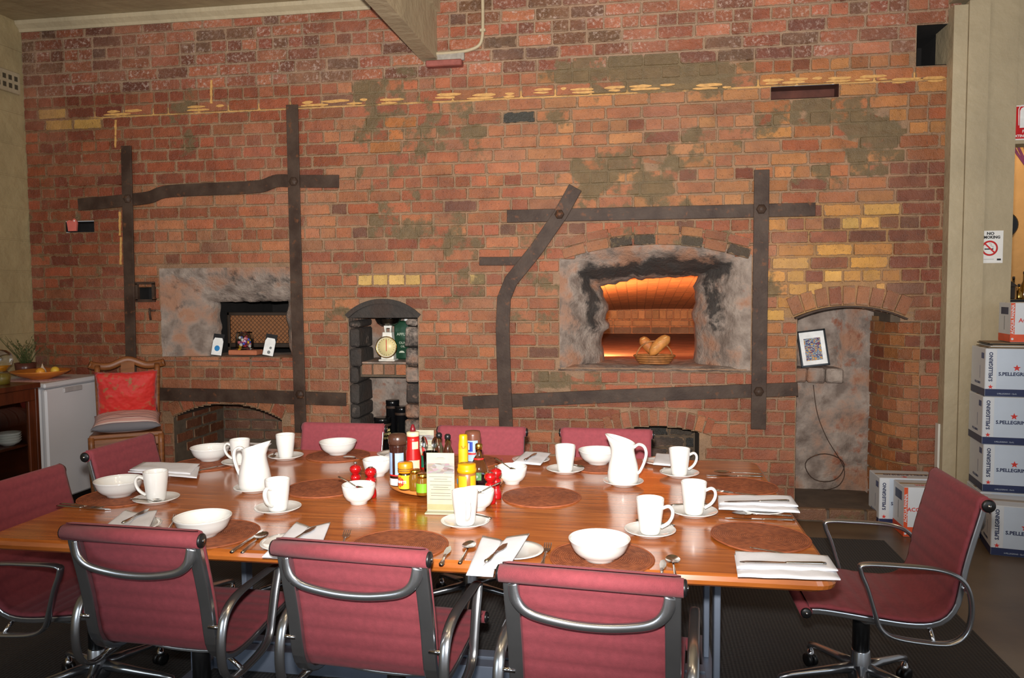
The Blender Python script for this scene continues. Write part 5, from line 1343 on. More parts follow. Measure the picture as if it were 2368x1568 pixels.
cyl_label(q, .0138, .010, .06, FA - 1.3, FA + 1.3, pm('bottle_green', (20, 90, 64), .4))
q = bottle('spread_jar', 'yeast spread jar with orange yellow lid and red diamond label', 938, 1131, (('jar_body', [(0, 0), (.022, 0), (.0265, .005), (.0265, .055), (.024, .060), (.024, .064)], 'spread_black'), ('lid', [(.0265, .064), (.0285, .066), (.0285, .098), (.026, .102), (0, .103)], 'orange_lid')), 'jar')
cyl_label(q, .0272, .006, .057, FA - 1.4, FA + 1.4, 'label_yellow')
dmd = MB(); n = 10
dmd.add([(.0276 * cos(FA - .35 + a), .0276 * sin(FA - .35 + a), .032 + z) for a, z in ((-.8, 0), (-.4, -.013), (0, -.020), (.4, -.013), (.8, 0), (.4, .013), (0, .020), (-.4, .013))], [(0, 1, 7), (1, 2, 6, 7), (2, 3, 5, 6), (3, 4, 5)]); dmd.build('red_diamond', 'label_red', q)
txt = 'VEGEMITE'
for i, ch_ in enumerate(txt):
    a = FA - .35 + (i - 3.5) * .225; text_mesh(ch_, .0135, 'white_plastic', q, (.0281 * cos(a), .0281 * sin(a), .032), (pi / 2, 0, a + pi / 2), bold=.0003)
for z in (.072, .079): cyl_label(q, .0288, z, z + .002, FA - 1.5, FA + 1.5, 'print_black', 'lid_line')
for px, py, lb, gl in ((960, 1133, 'small plain honey jar beside the yeast spread jar', False), (978, 1144, 'small honey jar with lime green label beside the menu card', True)):
    q = bottle('honey_jar', lb, px, py, (('glass', [(0, 0), (.021, 0), (.0235, .005), (.0235, .050), (.019, .060), (.019, .064)], 'honey'), ('lid', [(.020, .064), (.021, .065), (.021, .076), (.019, .078), (0, .078)], 'gold_lid')), 'jar')
    if gl: cyl_label(q, .0242, .012, .045, FA - 1.0, FA + 1.0, 'label_green')
    else: cyl_label(q, .0242, .006, .040, FA - 1.8, FA - .9, 'white_plastic')
q = bottle('peanut_butter_jar', 'peanut butter jar with bright yellow lid right of the menu card', 1080, 1134, (('jar_body', [(0, 0), (.031, 0), (.0345, .006), (.0345, .064), (.031, .070)], 'peanut'), ('lid', [(.032, .068), (.0365, .070), (.0365, .083), (.034, .085), (.034, .098), (.031, .101), (0, .101)], 'yellow_plastic')), 'jar')
cyl_label(q, .0352, .010, .060, FA - .65, FA + .35, 'label_yellow'); cyl_label(q, .0352, .010, .060, FA + .75, FA + 1.5, 'label_yellow'); cyl_label(q, .0352, .010, .060, FA - 1.7, FA - .8, 'label_yellow')
MB().prism([(.011 * cos(a), .011 * sin(a)) for a in [2 * pi * i / 14 for i in range(14)]], 0, .0008, 'z', T=Matrix.Translation((.0356 * cos(FA - 1.05), .0356 * sin(FA - 1.05), .036)) @ Matrix.Rotation(FA - 1.05, 4, 'Z') @ Matrix.Rotation(pi / 2, 4, 'Y')).build('blue_emblem', 'print_blue', q)
q = bottle('syrup_bottle', 'clear syrup bottle with gold cap and dark syrup at the bottom', 1108, 1124, (('glass', [(0, 0), (.027, 0), (.032, .006), (.036, .045), (.034, .070), (.020, .104), (.012, .122), (.012, .140)], 'thin_glass'), ('cap', [(.012, .140), (.0135, .141), (.0135, .160), (.011, .163), (0, .163)], 'gold_lid'), ('syrup', [(0, .003), (.025, .003), (.030, .008), (.0335, .045), (0, .046)], 'syrup')))
cyl_label(q, .0368, .030, .060, FA - .9, FA + .6, pm('berry_label', (70, 110, 60), .4, 0, .6, 60)); cyl_label(q, .0202, .104, .110, FA - 1.4, FA + 1.4, 'label_red', 'neck_band')
text_mesh('syrup', .016, 'white_plastic', q, (.0374 * cos(FA - .1), .0374 * sin(FA - .1), .046), (pi / 2, 0, FA - .1 + pi / 2), sx=.8)
q = bottle('mustard_bottle', 'tall yellow mustard squeeze bottle right of the menu card', 1072, 1096, (('bottle_body', [(0, 0), (.018, 0), (.020, .006), (.020, .12), (.0175, .14), (.0175, .155), (.015, .162), (0, .163)], 'yellow_plastic'),)); cyl_label(q, .0206, .04, .105, FA - 1.0, FA + 1.2, 'label_yellow')
MB().tube([(.0208 * cos(FA + .4 + a), .0208 * sin(FA + .4 + a), .118 - .01 * sin(pi * (a + .4) / .8)) for a in [-.4 + .8 * i / 8 for i in range(9)]], .0012, 4).build('smile_mark', 'label_red', q)
q = bottle('sauce_bottle', 'upturned brown sauce bottle with blue lettered label', 1094, 1088, (('cap', [(0, 0), (.026, 0), (.027, .02), (.024, .028), (0, .028)], 'white_plastic'), ('bottle_body', [(.022, .028), (.030, .05), (.033, .09), (.033, .150), (.030, .164), (0, .167)], pm('sauce_tan', (104, 62, 46), .25))))
cyl_label(q, .0338, .045, .130, FA - 1.2, FA + 1.0, 'label_blue'); cyl_label(q, .0342, .085, .125, FA - .75, FA + .35, 'label_navy', 'name_panel'); cyl_label(q, .0342, .072, .080, FA - .85, FA + .8, 'label_red', 'label_stripe')
text_mesh('H', .038, 'white_plastic', q, (.0350 * cos(FA - .35), .0350 * sin(FA - .35), .105), (pi / 2, 0, FA - .35 + pi / 2), bold=.001)
for px, py, lb in ((1016, 1080, 'clear oil cruet with black stopper, left one on the tray'), (1036, 1084, 'clear vinegar cruet with black stopper, right one on the tray')):
    q = bottle('oil_cruet', lb, px, py, (('glass', [(0, 0), (.022, 0), (.024, .005), (.024, .07), (.012, .10), (.010, .125)], 'thin_glass'), ('stopper', [(.010, .125), (.013, .127), (.013, .140), (.008, .146), (0, .146)], 'black_plastic'), ('oil', [(0, .003), (.020, .003), (.022, .008), (.022, .05), (0, .05)], 'olive_oil')))
q = thing('cutlery_glass', 'glass holding upright teaspoons at the back of the tray', 'glass', (*lp_(996, 1092).xy, LT), 0, 'condiments on the turntable')
MB().lathe([(0, .0), (.024, 0), (.026, .004), (.031, .085), (.0295, .085), (.0245, .008), (0, .006)], 20).build('tumbler', 'thin_glass', q)
pm('silver', (196, 194, 190), .14, 1.0, .04)
# cutlery -----------------------------------------------------------
def spoon_mesh(L, bw):
    b = MB(); hl = L * .66
    b.tube([(0, 0, .004), (0, .012, .005), (0, hl * .45, .006), (0, hl * .85, .005), (0, hl, .004)], [(.0055, .0022), (.0062, .0024), (.0036, .0018), (.0026, .0017), (.0032, .0015)], 8, up=(0, 0, 1))
    bl = L - hl
    def f_(u, v):
        a = 2 * pi * u; r_ = v; x = bw * r_ * cos(a) * (1 - .18 * sin(a)); y = hl + bl / 2 - .002 + bl / 2 * r_ * sin(a); return (x, y, .0015 + .006 * r_ ** 2)
    b.grid(f_, 20, 5); 
    b.grid(lambda u, v: (lambda q: (q[0], q[1], q[2] - .0012))(f_(u, v)), 20, 5, flip=True)
    return b.mesh('spoon_shape', 'silver')
def knife_mesh(L):
    b = MB(); hl = L * .47
    b.tube([(0, 0, .004), (0, .01, .0045), (0, hl * .5, .0045), (0, hl * .92, .004), (0, hl, .0035)], [(.0055, .003), (.0075, .0038), (.006, .0032), (.0048, .003), (.0055, .002)], 8, up=(0, 0, 1))
    pl = [(-.0055, hl - .004), (.0045, hl - .004), (.0065, hl + .03), (.0080, hl + .06), (.0070, L - .02), (.001, L), (-.004, L - .012), (-.0055, L - .04)]
    b.prism(pl, .0022, .0040, 'z'); return b.mesh('knife_shape', 'silver')
def butter_knife_mesh(L):
    b = MB(); hl = L * .55
    b.tube([(0, 0, .004), (0, .012, .0045), (0, hl * .6, .004), (0, hl, .0035)], [(.006, .003), (.0085, .0035), (.0045, .0028), (.005, .002)], 8, up=(0, 0, 1))
    b.prism([(-.005, hl - .004), (.005, hl - .004), (.012, hl + .02), (.0125, hl + .045), (.006, L), (-.004, L - .014), (-.007, hl + .03)], .0024, .0042, 'z'); return b.mesh('butter_knife_shape', 'silver')
def fork_mesh(L):
    b = MB(); hl = L * .62
    b.tube([(0, 0, .004), (0, .012, .005), (0, hl * .45, .006), (0, hl * .9, .005), (0, hl, .004)], [(.0055, .0022), (.0062, .0024), (.0036, .0018), (.003, .0017), (.005, .0015)], 8, up=(0, 0, 1))
    b.prism([(-.005, hl - .004), (.005, hl - .004), (.0115, hl + .014), (.0115, hl + .030), (-.0115, hl + .030), (-.0115, hl + .014)], .0028, .0046, 'z')
    for i in range(4):
        x = -.0098 + .00653 * i; b.tube([(x, hl + .028, .0036), (x, hl + .05, .0034), (x, L - .002, .0066), (x, L, .0072)], [(.0017, .001)] * 3 + [(.0008, .0006)], 5, up=(0, 0, 1))
    return b.mesh('fork_shape', 'silver')
CUT = {'spoon': spoon_mesh(.195, .0205), 'teaspoon': spoon_mesh(.130, .0135), 'knife': knife_mesh(.225), 'fork': fork_mesh(.195), 'butter_knife': butter_knife_mesh(.165)}
LEN = {'spoon': .195, 'teaspoon': .130, 'knife': .225, 'fork': .195, 'butter_knife': .165}
def cutlery(kind, lb, a, b, dz=0.0005, tilt=0.0, z=None):
    """a: handle end, b: tip (pixels on the table plane, or points)"""
    A = a if isinstance(a, Vector) else tp(a[0], a[1], dz); B = b if isinstance(b, Vector) else tp(b[0], b[1], dz)
    o = link(kind, CUT[kind]); tag(o, lb, kind.replace('_', ' '), 'table cutlery'); d = B - A
    o.location = A if z is None else Vector((A.x, A.y, z)); o.rotation_euler = (tilt, 0, atan2(d.y, d.x) - pi / 2)
    return o
cutlery('butter_knife', 'knife left of the nearest napkin, beside a gold-lit spoon', (1020, 1310), (1044, 1248))
cutlery('spoon', 'spoon between the small knife and the nearest napkin', (1063, 1306), (1095, 1246))
cutlery('fork', 'fork left of the nearest bowl', (1253, 1312), (1270, 1252))
cutlery('butter_knife', 'knife right of the nearest bowl, above the near chair back', (1530, 1345), (1531, 1284))
cutlery('spoon', 'gold-lit spoon right of the nearest bowl', (1563, 1345), (1552, 1274))
cutlery('knife', 'knife beside the bowl behind the left near chair', (535, 1280), (612, 1224))
cutlery('spoon', 'spoon left of the half-hidden napkin by the middle near chair', (560, 1281), (628, 1222))
cutlery('fork', 'fork with only its tines showing above the middle near chair', (788, 1275), (806, 1224))
cutlery('knife', 'knife at the left end of the table under crossed cutlery', (132, 1172), (262, 1180))
cutlery('fork', 'fork at the left end crossing a knife', (140, 1167), (225, 1176), .006)
cutlery('fork', 'fork left of the bowl half hidden by the left near chair', (388, 1232), (412, 1190))
cutlery('knife', 'knife by the far left placemat', (455, 1092), (508, 1080))
cutlery('knife', 'knife lying at the far right corner of the table', (1764, 1104), (1640, 1101))
cutlery('spoon', 'spoon at the far right corner beside a knife', (1762, 1098), (1665, 1094), .004)
cutlery('knife', 'bright knife between the right napkin and placemat', (1838, 1205), (1675, 1200))
cutlery('spoon', 'spoon lying across the knife at the right end', (1830, 1196), (1702, 1190), .006)
cutlery('fork', 'fork tip peeping past the far right napkin', (1770, 1152), (1662, 1137))
cutlery('fork', 'fork tip peeping past the nearest right napkin', (1830, 1288), (1718, 1266))
cutlery('spoon', 'spoon beside the far placemat left of the condiment tray', (872, 1068), (822, 1062))
cutlery('fork', 'fork beside the far placemat right of the condiment tray', (1160, 1062), (1165, 1085))
# teaspoons on saucers and in bowls
def on_saucer(px, py, a, off, lb):
    c_ = tp(px, py); s_ = Vector((cos(a), sin(a), 0)); sd = Vector((-sin(a), cos(a), 0)) * off
    A = c_ + sd - s_ * .065 + Vector((0, 0, .0195)); o = cutlery('teaspoon', lb, A, A + s_, 0); o.location = A; return o
on_saucer(1076, 1216, 2.65, -.055, 'teaspoon on the saucer of the mug by the menu card')
on_saucer(1503, 1237, 2.85, -.054, 'teaspoon on the saucer right of the nearest bowl')
on_saucer(1604, 1192, 0.2, .052, 'teaspoon on the saucer left of the far right napkin')
on_saucer(1307, 1093, -.65, .052, 'teaspoon on the saucer at the far side')
on_saucer(362, 1162, -.05, -.054, 'teaspoon on the saucer at the left end')
on_saucer(1571, 1102, .1, .052, 'teaspoon on the saucer right of the right jug')
on_saucer(661, 1062, -1.2, -.053, 'teaspoon on the saucer before the far left chair')
for (px, py), a, lb in (((830, 1164), pi - .25, 'teaspoon leaning out of the left sugar bowl'), ((1184, 1118), pi - .5, 'teaspoon leaning out of the right sugar bowl'), ((1104, 1178), .45, 'teaspoon leaning out of the sugar bowl by the menu')):
    c_ = tp(px, py) + Vector((0, 0, .053)); d = Vector((cos(a), sin(a), 0))
    o = link('teaspoon', CUT['teaspoon']); tag(o, lb, 'teaspoon', 'table cutlery')
    y_ = (-d * cos(.36) - Vector((0, 0, sin(.36)))); x_ = Vector((-sin(a), cos(a), 0)); z_ = x_.cross(y_)
    A = c_ - y_ * .095; o.matrix_world = Matrix(((x_.x, y_.x, z_.x, A.x), (x_.y, y_.y, z_.y, A.y), (x_.z, y_.z, z_.z, A.z), (0, 0, 0, 1)))
for k, (dx, hd) in enumerate(((-.012, .35), (.010, -.2))):
    p = Vector((q.location.x + dx, q.location.y - .004, LT + .012)); o = link('teaspoon', CUT['spoon']); tag(o, ('left', 'right')[k] + ' upright spoon in the glass on the tray', 'spoon', 'table cutlery')
    o.location = p; o.scale = (.72, .72, .72); o.rotation_euler = (radians(90), (-.10, .12)[k], radians(-9))
# plates and napkins
pm('napkin_cotton', (216, 216, 222), .8, 0, .02, 30, .15, 300)
def side_plate(px, py, lb, r=.085):
    p = tp(px, py) + Vector((0, 0, .0005)); t_ = thing('side_plate', lb, 'plate', p, 0, 'white side plates')
    MB().lathe(plate_profile(r, .012), 36).build('dish', 'glazed_white', t_)
    MB().tube([(r * .99 * cos(a), r * .99 * sin(a), .0135) for a in [2 * pi * i / 36 for i in range(36)]], .0014, 5, closed=True).build('rim', 'glazed_white', t_); return t_
def napkin(lb, quads, z0=.017, th=.006, wav=.0025):
    """quads: each four pixel corners (in order) of one folded layer"""
    c_ = sum((tp(x, y) for x, y in quads[0]), Vector()) / 4; t_ = thing('napkin', lb, 'napkin', (c_.x, c_.y, TZ + z0), 0, 'white folded napkins')
    for k, qd in enumerate(quads):
        P = [tp(x, y, z0) - Vector((c_.x, c_.y, TZ + z0)) for x, y in qd]; zz = k * th
        def top(u, v, P=P, zz=zz, k=k):
            a = P[0].lerp(P[1], u).lerp(P[3].lerp(P[2], u), v); e = 1 - max(abs(2 * u - 1), abs(2 * v - 1)) ** 6
            return (a.x, a.y, zz + th * .35 + th * .65 * e + wav * noise.noise((a.x * 18 + k, a.y * 18, k * 3.1)))
        b = MB(); b.grid(top, 16, 10); b.grid(lambda u, v: (lambda w_: (w_[0], w_[1], zz - .0005 + wav * .5 * noise.noise((w_[0] * 18 + k, w_[1] * 18, k * 3.1))))(top(u, v)), 16, 10, flip=True)
        n0 = len(b.v) // 2; m = 11
        ed = [i * m for i in range(17)] + [16 * m + j for j in range(1, 11)] + [i * m + 10 for i in range(15, -1, -1)] + [j for j in range(9, 0, -1)]
        for i in range(len(ed)): a_, b_ = ed[i], ed[(i + 1) % len(ed)]; b.f.append((a_, a_ + n0, b_ + n0, b_)); b.m.append(0); b.s.append(False)
        b.build('fold', 'napkin_cotton', t_, fix=True)
    return t_
side_plate(1190, 1281, 'white side plate under the nearest crossed napkin')
napkin('white napkin folded in a cross beside the nearest chair back', [((1116, 1240), (1160, 1250), (1140, 1334), (1078, 1330)), ((1172, 1247), (1224, 1240), (1176, 1318), (1112, 1322))], .020)
cutlery('butter_knife', 'dark butter knife on the nearest crossed napkin', (1124, 1302), (1172, 1256), .037)
side_plate(668, 1262, 'white side plate hidden behind the middle near chair')
napkin('white napkin above the back of the middle near chair', [((686, 1208), (722, 1222), (660, 1290), (606, 1288)), ((712, 1225), (764, 1213), (745, 1262), (650, 1300))], .020)
cutlery('butter_knife', 'butter knife on the napkin above the middle near chair', (668, 1258), (724, 1222), .037)
side_plate(310, 1222, 'white side plate hidden behind the left near chair')
napkin('white napkin above the back of the left near chair', [((290, 1180), (330, 1190), (290, 1240), (232, 1226)), ((322, 1190), (364, 1184), (345, 1226), (276, 1246))], .020)
cutlery('butter_knife', 'butter knife on the napkin above the left near chair', (284, 1212), (326, 1188), .037)
side_plate(388, 1098, 'white side plate under the long left napkin')
napkin('long flat white napkin at the left end of the table', [((296, 1092), (330, 1074), (462, 1079), (455, 1106)), ((300, 1090), (332, 1072), (462, 1076), (440, 1100))], .018)
side_plate(560, 1040, 'white side plate under the far left napkin')
napkin('white napkin at the far left corner behind a mug', [((495, 1032), (520, 1022), (628, 1026), (610, 1040))], .018)
cutlery('knife', 'knife on the napkin at the far left corner', (508, 1028), (600, 1031), .028)
side_plate(1228, 1068, 'white side plate on the far side right of the tray')
napkin('white napkin with a dark knife on the far side plate', [((1216, 1044), (1274, 1047), (1250, 1076), (1186, 1070))], .018)
cutlery('butter_knife', 'dark butter knife on the far side napkin', (1214, 1066), (1240, 1048), .027)
side_plate(1530, 1072, 'white side plate half hidden by the mug right of the jug')
napkin('white napkin half hidden by the mug right of the right jug', [((1518, 1048), (1562, 1052), (1556, 1078), (1510, 1074))], .018)
side_plate(914, 1054, 'white side plate behind the brown sauce bottle')
napkin('white napkin behind the brown sauce bottle', [((898, 1048), (960, 1040), (960, 1066), (884, 1058))], .018)
side_plate(1760, 1182, 'white side plate under the far right napkin')
napkin('long white napkin with a knife, farther one at the right end', [((1660, 1152), (1830, 1152), (1850, 1186), (1662, 1178)), ((1660, 1150), (1828, 1150), (1846, 1176), (1664, 1170))], .018)
cutlery('knife', 'knife on the farther napkin at the right end', (1824, 1160), (1686, 1162), .034)
side_plate(1826, 1318, 'white side plate under the nearer right napkin')
napkin('long white napkin with a knife, nearer one at the right end', [((1698, 1282), (1918, 1292), (1944, 1342), (1706, 1334)), ((1700, 1280), (1914, 1290), (1938, 1326), (1704, 1320))], .018)
cutlery('knife', 'knife on the nearer napkin at the right end', (1910, 1306), (1732, 1302), .034)
# menu cards
pm('menu_cream', (158, 154, 134), .6); pm('menu_ink', (84, 80, 72), .6); pm('menu_gold', (150, 144, 104), .5)
t = NT('menu_photo'); q2 = t.n('ShaderNodeTexCoord').outputs['Generated']; v2 = t.n('ShaderNodeTexVoronoi'); v2.inputs['Scale'].default_value = 5; t.l(q2, v2.inputs['Vector'])
hs = t.n('ShaderNodeHueSaturation'); hs.inputs['Saturation'].default_value = .3; hs.inputs['Value'].default_value = .4; t.l(v2.outputs['Color'], hs.inputs['Color']); t.l(t.mix(.5, hs.outputs[0], lin((112, 80, 70))), t.b.inputs['Base Color'])
def menu(lb, p, rz, W_, H_, full=True):
    t_ = thing('menu_card', lb, 'menu', p, rz, 'menu cards'); hw_ = W_ / 2
    MB().rbox(-hw_ - .004, hw_ + .004, -.030, .030, 0, .006, .002).build('acrylic_foot', pm('acrylic', (186, 184, 160), .1, 0, .02, 5, Transmission_Weight=.25), t_)
    MB().box(-hw_, hw_, -.0015, .0015, .006, H_).build('card', 'menu_cream', t_)
    MB().box(-hw_, hw_, -.0022, -.0016, .010, .030).build('gold_band', 'menu_gold', t_)
    MB().box(-hw_ + .002, hw_ - .001, -.0022, -.0016, H_ * .655, H_ * .83).build('photo', 'menu_photo', t_)
    for z, txt_, sz in ((H_ * .93, 'oven', .012), (H_ * .91, 'breakfast menu', .005)) if False else (): pass
    rr = random.Random(2); ink = MB(); z = H_ * .60
    while z > .045:
        wl_ = hw_ * rr.uniform(.45, .85); ink.box(-wl_, wl_, -.0020, -.0016, z, z + .0013); z -= rr.choice((.008, .008, .013))
    ink.box(-.012, .012, -.0020, -.0016, H_ * .92, H_ * .924); ink.box(-.018, .018, -.0020, -.0016, H_ * .90, H_ * .903)
    o = ink.build('printed_lines', 'menu_ink', t_); o['kind'] = 'stuff'
p = tp(1020, 1186); menu('cream menu card with a photo strip standing in front of the tray', (p.x, p.y, TZ + .0005), radians(3), .097, .21)
p = tp(978, 1062); menu('cream menu card standing behind the ketchup bottle', (p.x, p.y, TZ + .0005), radians(4), .105, .135)

# ================================================================== RIGHT SIDE: BOXES, SIGNS, NEXT ROOM
pm('carton_white', (216, 219, 224), .5, 0, .03, 6); pm('carton_pale', (200, 211, 226), .5, 0, .04, 6); pm('carton_navy', (34, 44, 84), .45); pm('carton_red', (214, 52, 40), .45); pm('carton_orange', (222, 84, 42), .45); pm('carton_tape', (172, 150, 120), .3)
def star(r): return [((r if i % 2 == 0 else r * .42) * sin(pi * i / 5), (r if i % 2 == 0 else r * .42) * cos(pi * i / 5)) for i in range(10)][::-1]
def carton(lb, loc, rz, W_, D_, H_, kind='blue'):
    t_ = thing('drinks_carton', lb, 'box', loc, rz, 'mineral water cartons'); e = .0008
    MB().rbox(0, W_, 0, D_, 0, H_, .004).build('carton_body', 'carton_white', t_)
    MB().box(.004, W_ - .004, .03, D_ - .03, H_, H_ + .001).build('top_flap', 'carton_white', t_) if False else None
    MB().box(.004, W_ - .004, D_ * .42, D_ * .58, H_ - .001, H_ + .0012).build('sealing_tape', 'carton_tape', t_)
    if kind == 'blue':
        MB().box(.002, W_ - .002, -e, .001, .002, H_ * .155).build('navy_band', 'carton_navy', t_); MB().box(-e, .001, .002, D_ - .002, .002, H_ * .155).build('navy_band', 'carton_navy', t_)
        MB().box(.06, W_ - .004, -e * .8, .001, H_ * .16, H_ - .004).build('pale_panel', 'carton_pale', t_)
        text_mesh('S.PELLEGRINO', .0285, 'carton_navy', t_, (.070, -e * 1.5, H_ * .47), (pi / 2, 0, 0), 'LEFT', .0009)
        text_mesh('S.PELLEGRINO', .0275, 'carton_navy', t_, (.030, -e * 1.5, H_ * .62), (pi / 2, -pi / 2, 0), 'CENTER', .0009)
        MB().prism(star(.021), -.0016, 0, 'y', T=Matrix.Translation((.165, 0, H_ * .60))).build('red_star', 'carton_red', t_)
        MB().prism(star(.014), -.0016, 0, 'y', T=Matrix.Translation((.030, 0, H_ * .20))).build('red_star', 'carton_red', t_)
        text_mesh('S.PELLEGRINO  12x1L', .011, 'carton_pale', t_, (.065, -e * 2.2, H_ * .06), (pi / 2, 0, 0), 'LEFT')
        sd = MB()
        for i in range(9): sd.box(-e, .001, D_ * .10 + i * .006, D_ * .10 + i * .006 + (.002 if i % 3 else .004), H_ * .78, H_ * .90)
        o = sd.build('barcode', 'carton_navy', t_); o['kind'] = 'stuff'
        MB().box(-e, .001, D_ * .35, D_ * .36, H_ * .35, H_ * .62).build('print_line', 'carton_navy', t_)
        text_mesh('PELLEGRINO', .020, 'carton_navy', t_, (-e * 1.5, D_ * .5, H_ * .25), (pi / 2, 0, -pi / 2))
    else:
        MB().box(.0, .022, -e, .001, .002, H_ - .002).build('orange_corner', 'carton_orange', t_); MB().box(-e, .001, .0, D_ - .002, .002, H_ * .20).build('orange_band', 'carton_orange', t_)
        MB().box(.022, W_ - .002, -e, .001, .002, H_ * .20).build('orange_band', 'carton_orange', t_)
        text_mesh('ACQUA PANNA', .024, 'carton_white', t_, (.011, -e * 1.6, H_ * .58), (pi / 2, -pi / 2, 0), 'CENTER', .0006)
        text_mesh('ACQUA PANNA', .034, 'carton_red', t_, (W_ * .55, -e * 1.6, H_ * .55), (pi / 2, 0, 0), 'CENTER', .0006)
        text_mesh('PANNA', .030, 'carton_red', t_, (W_ * .5, D_ * .3, H_ + .0016), (0, 0, pi), 'CENTER', .0005)
        MB().box(-e, .001, D_ * .2, D_ * .8, H_ * .70, H_ * .88).build('print_panel', 'carton_navy', t_)
        MB().box(-e, .001, D_ * .48, D_ * .52, H_ * .3, H_ * .66).build('print_line', 'print_grey', t_)
        MB().prism([(.011 + .007 * cos(a), .02 + .007 * sin(a)) for a in [2 * pi * i / 8 for i in range(8)]], -.0018, 0, 'y').build('lily_mark', 'carton_white', t_)
    return t_
BX, BY, BH = 2.035, 5.0, .287
names = ('bottom carton of the tall mineral water stack beside the column', 'second carton from the floor in the tall mineral water stack', 'third carton from the floor in the tall mineral water stack', 'top mineral water carton of the tall stack under loose papers')
for i in range(4): carton(names[i], (BX + (0, .012, .0, .008)[i], BY + (0, .004, .0, .003)[i], BH * i + .001), radians(-7), .40, .285, BH - .002)
carton('mineral water carton standing alone in front of the tall stack', (1.975, 4.70, .0005), radians(-12), .40, .27, .285)
ca_ = carton('mineral water carton against the rounded brick jamb', (1.52, 5.185, .0005), 0, .36, .225, .31)
text_mesh('S.PELLEGRINO', .042, 'carton_navy', ca_, (.18, .10, .3112), (0, 0, pi), 'CENTER', .0008)
MB().prism([(x, y) for x, y in star(.018)], .3102, .3114, 'z', T=Matrix.Translation((.16, .04, 0))).build('red_star', 'carton_red', ca_)
carton('orange and white mineral water carton behind the right chair', (1.60, 4.975, .0005), 0, .26, .20, .305, 'orange')
pp = thing('paper_pile', 'loose brown papers lying on top of the tall carton stack', 'papers', (BX + .03, BY + .02, BH * 4 + .0015), radians(-7)); pm('kraft_paper', (156, 134, 106), .8, 0, .2, 12)
for i in range(5): MB().rbox(.0 + .012 * (i % 3), .36 - .01 * i, .0 + .006 * i, .25 - .01 * (i % 2), .006 * i + .0005, .006 * i + .005, .001).build('sheet', ('kraft_paper', 'paper_white', 'kraft_paper', 'black_plastic', 'kraft_paper')[i], pp)
c2 = carton('white carton with red lettering lying on the papers of the tall stack', (2.185, 5.03, BH * 4 + .034), radians(-7), .30, .22, .235, 'orange')
# signs
sy = YC + .05
p0, p1 = ony(2269, 534, sy), ony(2318, 608, sy)
sg = thing('no_smoking_sign', 'white no smoking notice on the cream return wall', 'sign', (p0.x, sy, p1.z)); SW, SH = p1.x - p0.x, p0.z - p1.z
MB().box(0, SW, -.002, 0, 0, SH).build('board', 'paper_white', sg)
text_mesh('NO', .024, 'print_black', sg, (SW * .42, -.0025, SH * .91), (pi / 2, 0, 0), 'CENTER', .0010, 1.15); text_mesh('MOKING', .024, 'print_black', sg, (SW * .49, -.0025, SH * .795), (pi / 2, 0, 0), 'CENTER', .0010, 1.0)
T = Matrix.Translation((SW * .40, -.0022, SH * .46)) @ Matrix.Rotation(pi / 2, 4, 'X')
MB().tube([(.043 * cos(a), .043 * sin(a), 0) for a in [2 * pi * i / 28 for i in range(28)]], (.0055, .0008), 6, closed=True, up=(0, 0, 1), T=T).build('red_ring', 'label_red', sg)
MB().box(-.030, .022, -.0012, 0, -.009, -.002, T=Matrix.Translation((SW * .40, -.002, SH * .46))).build('cigarette', 'print_black', sg)
MB().box(-.042, .042, -.002, -.0012, -.0045, .0045, T=Matrix.Translation((SW * .40, -.002, SH * .46)) @ Matrix.Rotation(radians(45), 4, 'Y')).build('red_bar', 'label_red', sg)
MB().tube(smooth_path([(.018, 0, 0), (.02, .012, 0), (.006, .014, 0), (.01, .026, 0), (-.004, .028, 0)], 4), .0008, 4, T=T).build('smoke', 'print_black', sg)
MB().box(SW * .74, SW * .92, -.0028, -.002, SH * .08, SH * .135).build('small_logo', 'print_black', sg); MB().box(SW * .14, SW * .6, -.0026, -.002, SH * .11, SH * .12).build('small_print', 'print_grey', sg)
fy_ = YC + .06; p0, p1 = ony(2331, 245, fy_), ony(2334, 325, fy_)
fe = thing('extinguisher_sign', 'red and white fire extinguisher sign above the opening', 'sign', (p0.x, fy_, p1.z)); SH = p0.z - p1.z; SW = .21
MB().rbox(0, SW, -.006, 0, 0, SH, .002).build('board', 'paper_white', fe); MB().box(.008, SW - .008, -.0068, -.005, .008, SH - .008).build('red_field', pm('sign_red', (196, 22, 24), .4), fe)
MB().prism([(.068, .075), (.125, .075), (.125, .18), (.118, .196), (.103, .203), (.09, .203), (.075, .196), (.068, .18)], -.0078, -.006, 'y').build('cylinder_mark', 'print_white', fe)
MB().tube([(.062, -.0072, .09), (.060, -.0072, .19), (.07, -.0072, .212), (.1, -.0072, .216)], .003, 6).build('hose_mark', 'print_white', fe)
text_mesh('FIRE', .024, 'print_white', fe, (SW * .5, -.0072, .052), (pi / 2, 0, 0), 'CENTER', .0004); text_mesh('EXTINGUISHER', .022, 'print_white', fe, (SW * .5, -.0072, .024), (pi / 2, 0, 0), 'CENTER', .0006, .98)
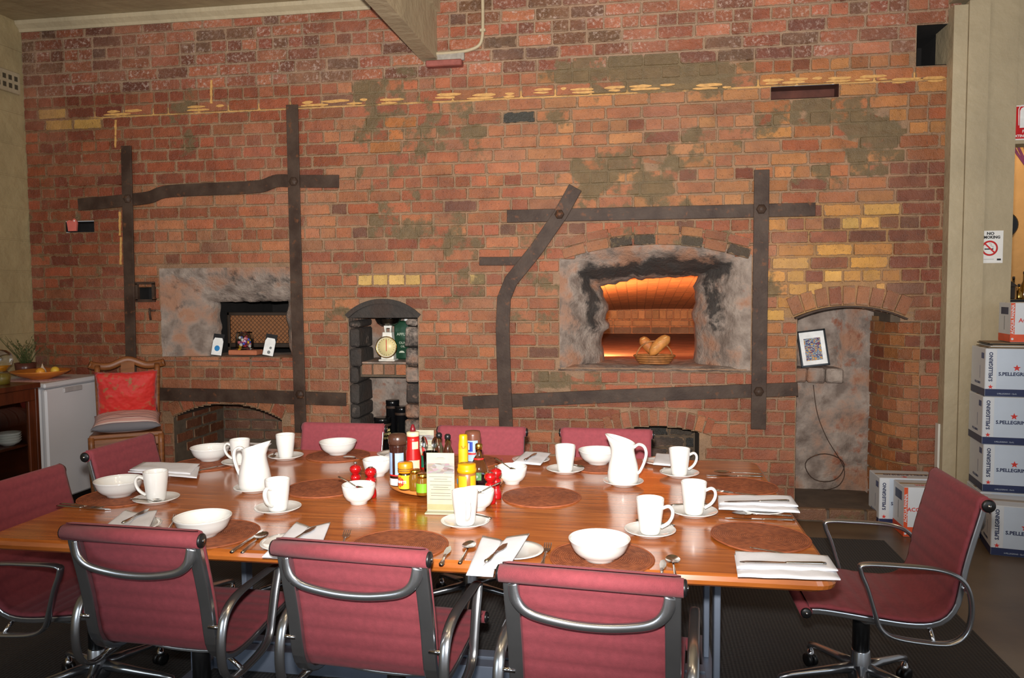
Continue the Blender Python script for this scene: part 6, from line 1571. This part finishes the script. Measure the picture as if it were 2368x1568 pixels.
# room beyond: purple painted strokes, dark counter with bottles and pans
yw = DW + 2.3
mu = thing('wall_mural', 'purple brush strokes painted high on the apricot wall beyond', 'mural', (ony(2360, 400, yw).x, yw, ony(2360, 400, yw).z)); pm('purple_paint', (116, 40, 92), .6); pm('amber_paint', (216, 150, 40), .6)
for i, (a, b, m_) in enumerate((((-.10, .30), (.05, .05), 'purple_paint'), ((-.06, .30), (.10, .0), 'purple_paint'), ((.0, .30), (.14, -.02), 'purple_paint'), ((-.08, .22), (-.07, -.05), 'purple_paint'), ((-.14, .28), (-.10, -.10), 'amber_paint'), ((.06, .3), (.2, .05), 'purple_paint'))):
    MB().bar([(a[0], -.003, a[1]), ((a[0] + b[0]) / 2 - .01, -.003, (a[1] + b[1]) / 2), (b[0], -.003, b[1])], .022, .004, (1, 0, 0)).build('brush_stroke', m_, mu)
yk = DW + 1.35; p = ony(2330, 692, yk); zc_ = p.z
ct = thing('bar_counter', 'dark bar counter in the room beyond the opening', 'counter', (p.x - .08, yk, 0)); MB().rbox(0, 1.6, 0, .5, 0, zc_ - .03, .005).build('carcass', 'dark_wood', ct); MB().rbox(-.02, 1.62, -.03, .52, zc_ - .03, zc_, .005).build('counter_top', 'gloss_black', ct)
for i, (px, h, r, m_, lb) in enumerate(((2343, .16, .024, 'thin_glass', 'clear glass bottle on the dark counter beyond'), (2356, .10, .024, 'brass', 'round brass pot on the dark counter beyond'), (2367, .20, .020, 'honey', 'amber bottle on the dark counter beyond'))):
    x = ony(px, 680, yk + .1).x; q = thing('bar_bottle' if i != 1 else 'brass_pot', lb, 'bottle' if i != 1 else 'pot', (x, yk + .1, zc_ + .001))
    MB().lathe([(0, 0), (r, 0), (r * 1.05, .01), (r, h * .55), (r * .4, h * .72), (r * .35, h), (0, h)], 16).build('vessel', m_, q); MB().lathe([(r * .4, h), (r * .42, h + .02), (0, h + .022)], 12).build('stopper', 'dark_wood', q)
x = ony(2328, 680, yk + .08).x; tq = thing('roofed_lantern', 'dark little lantern with pitched roof on the counter beyond', 'lantern', (x, yk + .08, zc_ + .001))
MB().rbox(-.045, .045, -.04, .04, 0, .10, .004).build('body', 'dark_wood', tq); MB().prism([(-.065, .10), (.065, .10), (0, .15)], -.05, .05, 'y').build('roof', 'dark_wood', tq)
p = ony(2322, 520, yw - .03); wc = thing('wall_disc', 'black round disc on the apricot wall beyond the column', 'wall disc', (p.x, yw - .03, p.z)); MB().lathe([(0, 0), (.11, 0), (.115, .012), (.10, .02), (0, .02)], 28, T=Matrix.Rotation(pi / 2, 4, 'X')).build('disc', 'gloss_black', wc)
MB().lathe([(0, .02), (.015, .02), (.01, .03), (0, .031)], 12, T=Matrix.Rotation(pi / 2, 4, 'X')).build('boss', 'chrome', wc)
